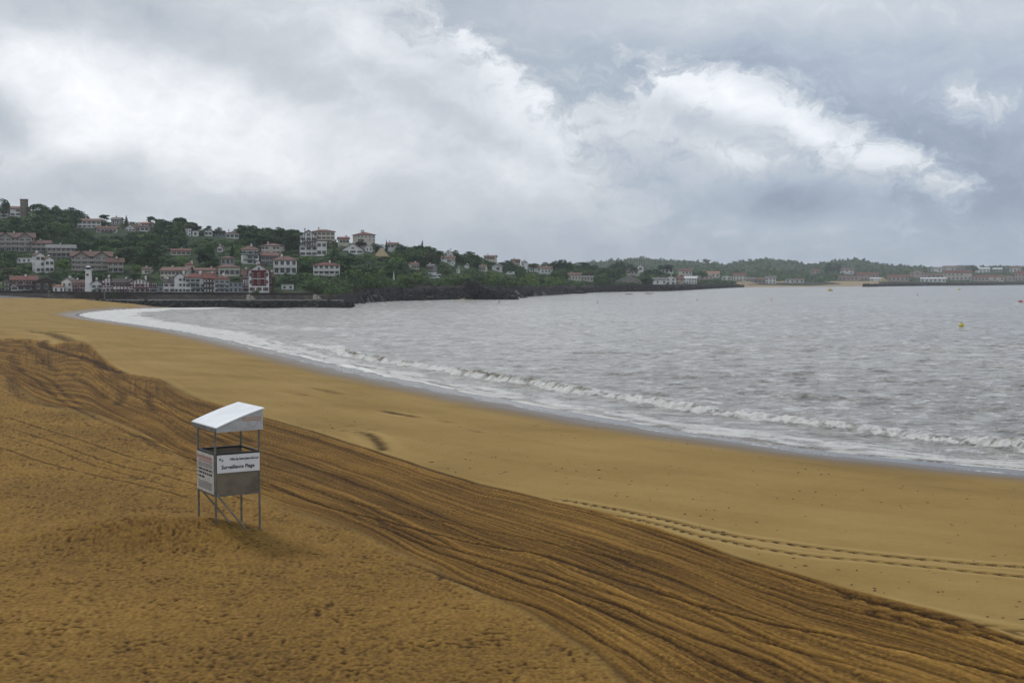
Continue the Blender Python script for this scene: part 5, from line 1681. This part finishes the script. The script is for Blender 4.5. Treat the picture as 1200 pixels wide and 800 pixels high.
def trunk_mesh(kind, rs):
    mb = MB()
    top = {'round': 6, 'pine': 7.6, 'conifer': 8.5, 'oak': 5.5}[kind]
    lx, ly = rs.uniform(-.5, .5), rs.uniform(-.4, .4)
    pr = [(.34, -1.5), (.27, top * .35), (.2, top * .7), (.08, top)]
    pts = []
    for r_, z_ in pr:
        k = max(z_, 0) / top
        for i in range(7):
            pts.append((lx * k * k + r_ * cos(i * 2 * pi / 7), ly * k * k + r_ * sin(i * 2 * pi / 7), z_))
    f = [(a * 7 + i, a * 7 + (i + 1) % 7, (a + 1) * 7 + (i + 1) % 7, (a + 1) * 7 + i) for a in range(3) for i in range(7)]
    mb.poly(pts, f)
    if kind != 'conifer':
        for i in range(6):
            a = i * 1.05 + rs.uniform(-.3, .3); z0 = top * rs.uniform(.4, .8); k = z0 / top
            mb.bar((lx * k * k, ly * k * k, z0), (lx + 2.4 * cos(a), ly + 2.4 * sin(a), z0 + rs.uniform(1, 2)), .13, seg=5)
    return mb.mesh('trunk', bark)


VAR = {}
for kind, n_ in (('round', 3), ('pine', 3), ('conifer', 2), ('oak', 4)):
    VAR[kind] = []
    for i in range(n_):
        rs = np.random.RandomState(100 + i * 7 + len(kind) * 31)
        lb = lobes_for(kind, rs)
        n = 1500
        vc = leaf_cloud(lb, n, .34, rs)
        VAR[kind].append((lb, vc, trunk_mesh(kind, rs), {}))


def crown_mesh(kind, i, mat_):
    lb, vc, tm, cache = VAR[kind][i]
    if mat_.name not in cache:
        cache[mat_.name] = mesh_arrays('crown', vc, quads_of(len(vc) // 4), [mat_])
    return cache[mat_.name], tm


NAMES = {'round': 'broadleaf_tree', 'pine': 'pine_tree', 'conifer': 'conifer_tree', 'oak': 'evergreen_tree'}


def tree(x, y, z, h, wd, kind, mat_, label, group=None, rs=RS):
    i = rs.randint(len(VAR[kind]))
    cm, tm = crown_mesh(kind, i, mat_)
    e = empty(NAMES[kind], (x, y, z), rs.uniform(0, 6.28))
    k = h / 9.6
    e.scale = (wd / 8.2, wd / 8.2, k)
    tag(e, label, 'tree', group)
    link('trunk', tm, e); link('crown', cm, e)
    return e


def tree_px(L, px, ytop, wpx, base, kind, mat_, label, d=None):
    if d is None: y0, zg = L.hit(px, base)
    else: y0 = d; zg = L.z(np.array([T(px)]), np.array([y0]))[0]
    ztop = at_y(px, ytop, y0)[2]
    zg = min(zg, ztop - 3)
    wd = wpx * y0 / F * 1.3
    if kind == 'pine' and (ztop - zg) > wd * 1.3: zg = ztop - wd * 1.3
    tree(T(px) * y0, y0, zg, (ztop - zg), wd, kind, mat_, label)


SKY = [
 (6, 231.5, 15, 250, 'oak', M_DARK, 'dark tree at the top left edge of the hill skyline'),
 (47, 237, 19, 256, 'round', M_MID, 'solitary round green tree on the skyline right of the stone tower'),
 (67, 239, 11, 255, 'round', M_MID, 'lighter tree with a thin top left of the broad skyline tree'),
 (83, 240.5, 20, 257, 'oak', M_DARK, 'broad dark tree on the skyline left of the long hilltop house'),
 (98, 249, 12, 257, 'oak', M_DARK, 'dark low tree directly behind the long hilltop house'),
 (123, 250, 12, 262, 'pine', M_DARK, 'flat topped pine on the skyline behind the grey hilltop house'),
 (149, 252.5, 9, 266, 'conifer', M_DARK, 'pointed dark conifer on the skyline beside the wide gable'),
 (178, 252, 10, 268, 'pine', M_DARK, 'tall umbrella pine right of the orange roof'),
 (190, 256, 12, 268, 'oak', M_MID, 'rounded skyline tree between the two umbrella pines'),
 (211, 253, 14, 270, 'pine', M_DARK, 'broad umbrella pine above the woods left of the white block houses'),
 (232, 263.5, 11, 273, 'pine', M_DARK, 'ragged pine behind the white block houses on the skyline'),
 (243, 262, 10, 272, 'oak', M_DARK, 'dark bush like tree behind the dark gabled skyline house'),
 (256, 265, 12, 274, 'oak', M_DARK, 'dark tree behind the grey green flat house'),
 (284, 262.5, 12, 284, 'pine', M_DARK, 'tall pine at the left of the dark skyline grove'),
 (301, 260, 19, 284, 'oak', M_DARK, 'tallest rounded tree of the dark skyline grove'),
 (315, 266, 14, 286, 'oak', M_DARK, 'dark tree in the middle of the skyline grove'),
 (328, 265, 17, 288, 'oak', M_DARK, 'broad dark tree in the right half of the skyline grove'),
 (344, 268, 18, 288, 'oak', M_DARK, 'dark tree at the right end of the skyline grove beside the timbered house'),
 (421, 277.5, 13, 290, 'oak', M_DARK, 'dark round tree in front of the cream manor'),
 (441, 284, 17, 295, 'oak', M_DARK, 'wide dark tree between the manor and the thatched garden house'),
 (453, 281, 5, 290, 'conifer', M_DARK, 'thin pointed conifer right of the manor'),
 (470, 285, 16, 300, 'oak', M_DARK, 'dark tree on the ridge above the needle beacon'),
 (482, 288, 16, 302, 'oak', M_DARK, 'broad dark tree left of the highest headland tree'),
 (495, 281.5, 10, 300, 'conifer', M_DARK, 'highest dark pointed tree on the headland ridge'),
 (505, 288, 16, 303, 'oak', M_DARK, 'dark tree left of the bright white gabled house'),
 (532, 291, 10, 303, 'oak', M_MID, 'green tree directly right of the bright white gabled house'),
 (547, 293, 22, 307, 'oak', M_DARK, 'large dark dome shaped tree on the headland skyline'),
 (560, 299.5, 14, 309, 'round', M_MID, 'green tree right of the dark dome on the headland'),
 (572, 303, 14, 311, 'oak', M_DARK, 'dark tree under the tan skyline roof'),
 (592, 304, 18, 314, 'oak', M_DARK, 'dark tree left of the brown roofed skyline house'),
 (625, 307.5, 10, 315, 'pine', M_DARK, 'small dark pine above the pink roofed houses'),
 (641, 305, 11, 320, 'oak', M_DARK, 'dark tree left of the big dark landmark tree'),
 (657, 301, 17, 324, 'oak', M_DARK, 'big dark landmark tree standing tall above the low coast'),
 (683, 306.5, 15, 322, 'pine', M_DARK, 'umbrella pine right of the landmark tree'),
 (697, 308.5, 13, 322, 'oak', M_DARK, 'dark tree between umbrella pine and large hall'),
 (711, 313, 18, 330, 'oak', M_DARK, 'dark low spreading tree left of the large hall'),
 (728, 303.5, 17, 322, 'oak', M_DARK, 'tall dark tree rising behind the large hall'),
 (742, 306.5, 9, 318, 'oak', M_DARK, 'small dark tree behind the steep gabled house'),
 (769, 314, 20, 326, 'oak', M_DARK, 'broad dark tree above the left end of the seafront row'),
 (781, 308.5, 14, 318, 'pine', M_DARK, 'dark tree crown above the white house over the seafront row'),
 (758, 325, 11, 334, 'round', M_MID, 'ball shaped green tree between the large hall and the seafront row'),
 (822, 317, 12, 328, 'round', M_MID, 'green tree at the right end of the seafront row'),
 (613, 314, 6, 329, 'conifer', M_MID, 'single upright green tree on the bank beside the yellow green bush'),
]
for (px, yt_, wp, bs_, kd, mt, lab) in SKY:
    tree_px(near, px, yt_, wp, bs_, kd, mt, lab)
for (px, yt_, wp, bs_, kd, mt, lab) in [
     (827, 303, 8, 309, 'oak', M_MID, 'single tree on the far ridge left of the notch'),
     (970, 306.5, 11, 322, 'oak', M_DARK, 'dark tall tree on the far hillside left of the white villa'),
     (981, 308, 12, 321, 'oak', M_DARK, 'dark tree clump directly left of the white far villa'),
     (1140, 309.5, 13, 320, 'oak', M_DARK, 'dark tree group right of the crest buildings across the bay')]:
    tree_px(far, px, yt_, wp, bs_, kd, mt, lab)
# a garden with special colours
for (px, py, wp, hp, mt, lab, nm) in [(595, 329, 19, 6, M_YEL, 'bright yellow green bush on the bank below the parked van', 'bush'),
                                      (551, 313, 10, 7, M_LIGHT, 'fresh light green bush under the dark dome tree', 'bush'),
                                      (486, 326, 14, 10, M_LIGHT, 'bright green bush on the headland left of the white cars', 'bush'),
                                      (250, 300, 10, 9, M_RED, 'maroon leaved bush beside the tiny house in the woods', 'bush'),
                                      (535, 332, 16, 6, M_LIGHT, 'light green bush on the bank right of the coast road cars', 'bush'),
                                      (132, 344, 12, 7, M_MID, 'green bush on the dark beachfront wall in front of the shuttered house', 'bush')]:
    y0, zg = near.hit(px, py); k = y0 / F
    if px == 132: y0 = 424; zg = 3.2; k = y0 / F
    rs = np.random.RandomState(int(px))
    vc = leaf_cloud(lobes_for('bush', rs), 700, .3, rs)
    vc = vc * (wp * k / 7.5, wp * k / 7.5, hp * k / 4.6)
    o = link(nm, mesh_arrays('bush', vc, quads_of(700), [mt]), None, (T(px) * y0, y0, zg - .3)); tag(o, lab, 'bush')

def skyline(px):
    return np.interp(px, [-100, 0, 12, 30, 37, 55, 62, 92, 100, 120, 140, 160, 172, 184, 200, 218, 232, 250, 268, 280, 294, 310, 320, 350, 356, 392, 400, 430, 450, 466, 480, 490, 500, 512, 536, 556, 570, 600, 620, 640, 650, 666, 675, 700, 720, 738, 760, 790, 830, 860],
                     [238, 238, 236, 250, 241, 238, 241, 241, 250, 252, 254, 258, 254, 254, 257, 255, 264, 267, 270, 264, 261, 261, 267, 267, 276, 278, 281, 284, 285, 288, 287, 282, 284, 291, 296, 294, 302, 305, 309, 307, 301, 302, 308, 309, 305, 306, 314, 311, 318, 326])


rects = np.array(RECTS); foots = np.array(FOOT)


def blocked(x, y, z, h, wd, keep=.16, fr_=.85):
    """would this plant stand inside a house or hide one the photograph shows"""
    if np.any(np.hypot(foots[:, 0] - x, foots[:, 1] + foots[:, 2] * .5 - y) < foots[:, 2] * fr_ + wd * .2): return True
    pc = x / y * F * 1.0012 + 600; hw = wd / 2 * F / y
    yt_, yb_ = proj_py(y, z + h), proj_py(y, z)
    ov = (rects[:, 0] < pc + hw * .8) & (rects[:, 1] > pc - hw * .8) & (rects[:, 4] > y - 3) & (yt_ < rects[:, 3] - keep * (rects[:, 3] - rects[:, 2])) & (yb_ > rects[:, 2])
    return bool(ov.any())


def zone_of(px):
    return 0 if px < 150 else 1 if px < 350 else 2 if px < 520 else 3 if px < 650 else 4


ZN = ['on the left end of the wooded hill above the lighthouse', 'on the wooded slope above the middle of the beachfront row', 'on the slope around the hotel and the manor',
      'on the green headland behind the rock point', 'along the low coast behind the long seawall']
KN = {'oak': 'dark bushy evergreen', 'round': 'rounded green broadleaf tree', 'pine': 'flat topped dark pine', 'conifer': 'slim pointed conifer'}
rs = np.random.RandomState(21)
count, tries = 0, 0
while count < 235 and tries < 9000:
    tries += 1
    px = rs.uniform(-40, 840) if rs.rand() < .8 else rs.uniform(0, 420)
    t0 = T(px)
    Y, Z = near.nodes(np.array([t0]))
    k = rs.uniform(0, 1)
    y = Y[2][0] + 4 + (Y[4][0] + 12 - Y[2][0]) * k
    z = near.z(np.array([t0]), np.array([y]))[0]
    kd = rs.choice(['oak', 'round', 'pine', 'conifer'], p=[.55, .27, .13, .05])
    if 430 < px < 640 and k < .45:
        if rs.rand() < .75: continue
    h = rs.uniform(6, 11.5) * (.8 if k < .2 else 1) ; wd = h * rs.uniform(.8, 1.15) * (.45 if kd == 'conifer' else 1)
    if px > 440: h *= .75; wd *= .85
    x = t0 * y
    # keep the photographed skyline
    if proj_py(y, z + h) < skyline(px) - 1: continue
    if blocked(x, y, z, h, wd): continue
    mt = {'oak': M_DARK if rs.rand() < .7 else M_MID, 'round': M_MID if rs.rand() < .7 else M_LIGHT, 'pine': M_DARK, 'conifer': M_DARK}[kd]
    if rs.rand() < .05: mt = M_OLIVE
    g = f'{KN[kd]} {ZN[zone_of(px)]}'
    tree(x, y, z, h, wd, kd, mt, g, g, rs)
    count += 1
print('individual trees', count, tries)

# the rest of the greenery: one mass of bushes and tree tops that nobody could count
def mass(name, L, n, pxr, krange, hr, leaves, leaf, mats, label, seed, far_=False, dens=None, sky_=False, kp_=None):
    rs = np.random.RandomState(seed)
    out = [[] for _ in mats]
    protos = []
    for i in range(6):
        q = lobes_for(['oak', 'bush', 'round'][i % 3] if not far_ else 'bush', rs)
        hh_ = 9.6 if (i % 3 != 1 and not far_) else 4.6
        protos.append((leaf_cloud(q, leaves, leaf * (hh_ / 9.6) ** .3, rs), hh_))
    c = 0; tr_ = 0
    while c < n and tr_ < n * 6:
        tr_ += 1
        px = rs.uniform(*pxr); t0 = T(px)
        if dens is not None and rs.rand() > dens(px): continue
        Y, Z = L.nodes(np.array([t0]))
        k = rs.uniform(*krange); ki = int(k)
        ki = min(ki, 4); u = k - ki
        y = Y[ki][0] * (1 - u) + Y[ki + 1][0] * u
        z = L.z(np.array([t0]), np.array([y]))[0]
        h = rs.uniform(*hr)
        if L is near and 425 < px < 650 and k < 2.9: h *= .55
        wd = h * rs.uniform(1.0, 1.6)
        x = t0 * y
        if L is near:
            lim = skyline(px) + rs.uniform(0, 4)
            hm = at_y(px, lim, y)[2] - z
            if sky_: h = max(2.5, min(hm, 11)); wd = max(h, 6) * rs.uniform(.9, 1.5)
            elif h > hm: h = max(hm, 2.)
        if kp_ is None and blocked(x, y, z, h, wd):
            h *= .35; wd *= .5
            if blocked(x, y, z, h, wd): continue
        if kp_ is not None and blocked(x, y, z, h, wd, kp_, .62): continue
        vc, hh_ = protos[rs.randint(6)]
        a = rs.uniform(0, 6.28)
        v = vc * (wd / 7.5, wd / 7.5, h / hh_)
        v = np.stack([v[:, 0] * cos(a) - v[:, 1] * sin(a) + x, v[:, 0] * sin(a) + v[:, 1] * cos(a) + y, v[:, 2] + z - h * .12], 1)
        if L is near and 425 < px < 655 and k < 2.9: mi = rs.choice(len(mats), p=[.2, .4, .33, .07][:len(mats)])
        else: mi = rs.choice(len(mats), p=[.52, .33, .10, .05][:len(mats)]) if len(mats) == 4 else rs.randint(len(mats))
        out[mi].append(v); c += 1
    Vs, mi_ = [], []
    for i, o_ in enumerate(out):
        if o_:
            v = np.vstack(o_); Vs.append(v); mi_.append(np.full(len(v) // 4, i))
    V = np.vstack(Vs)
    o = link(name, mesh_arrays(name, V, quads_of(len(V) // 4), mats, midx=np.concatenate(mi_)))
    tag(o, label, 'woodland', kind='stuff')
    print(name, c, len(V) // 4)


mass('woodland', near, 1500, (-150, 860), (1.35, 4.25), (4.5, 9.5), 330, .50, [M_DARK, M_MID, M_LIGHT, M_OLIVE], 'dense mixed woodland and bushes covering the near hill between the houses', 31)
mass('ridge_woods', near, 420, (-120, 850), (3.35, 4.3), (5, 9.5), 380, .50, [M_DARK, M_MID, M_LIGHT, M_OLIVE], 'dark tree tops massed along the ridge of the near hill', 34, sky_=True)
mass('garden_shrubs', near, 1500, (-150, 850), (1.9, 4.1), (1.6, 3.4), 90, .36, [M_DARK, M_MID, M_LIGHT, M_OLIVE], 'low garden shrubs and hedges around the hillside houses', 35, kp_=.34)
mass('bank_scrub', near, 520, (372, 660), (1.0, 2.4), (2.2, 4.5), 200, .40, [M_DARK, M_MID, M_LIGHT, M_OLIVE], 'low green scrub on the bank above the dark rocks', 32)
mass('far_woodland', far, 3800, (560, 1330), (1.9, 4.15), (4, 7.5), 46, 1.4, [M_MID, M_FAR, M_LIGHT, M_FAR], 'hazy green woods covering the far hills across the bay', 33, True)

# ------------------------------------------------------------------ haze over the bay
mb = MB().box(-3600, 4200, -60, 4200, -6, 95)
m = bpy.data.materials.new('haze'); m.use_nodes = True
t = NT(m.node_tree)
pv = t.new('ShaderNodeVolumePrincipled')
pv.inputs['Color'].default_value = (.90, .95, 1.0, 1)
pv.inputs['Density'].default_value = .00011
pv.inputs['Anisotropy'].default_value = .0
ou = t.new('ShaderNodeOutputMaterial'); t.l.new(pv.outputs[0], ou.inputs['Volume'])
hz = mb.obj('haze', m)
tag(hz, 'thin pale rain haze over the bay', 'haze', kind='stuff')
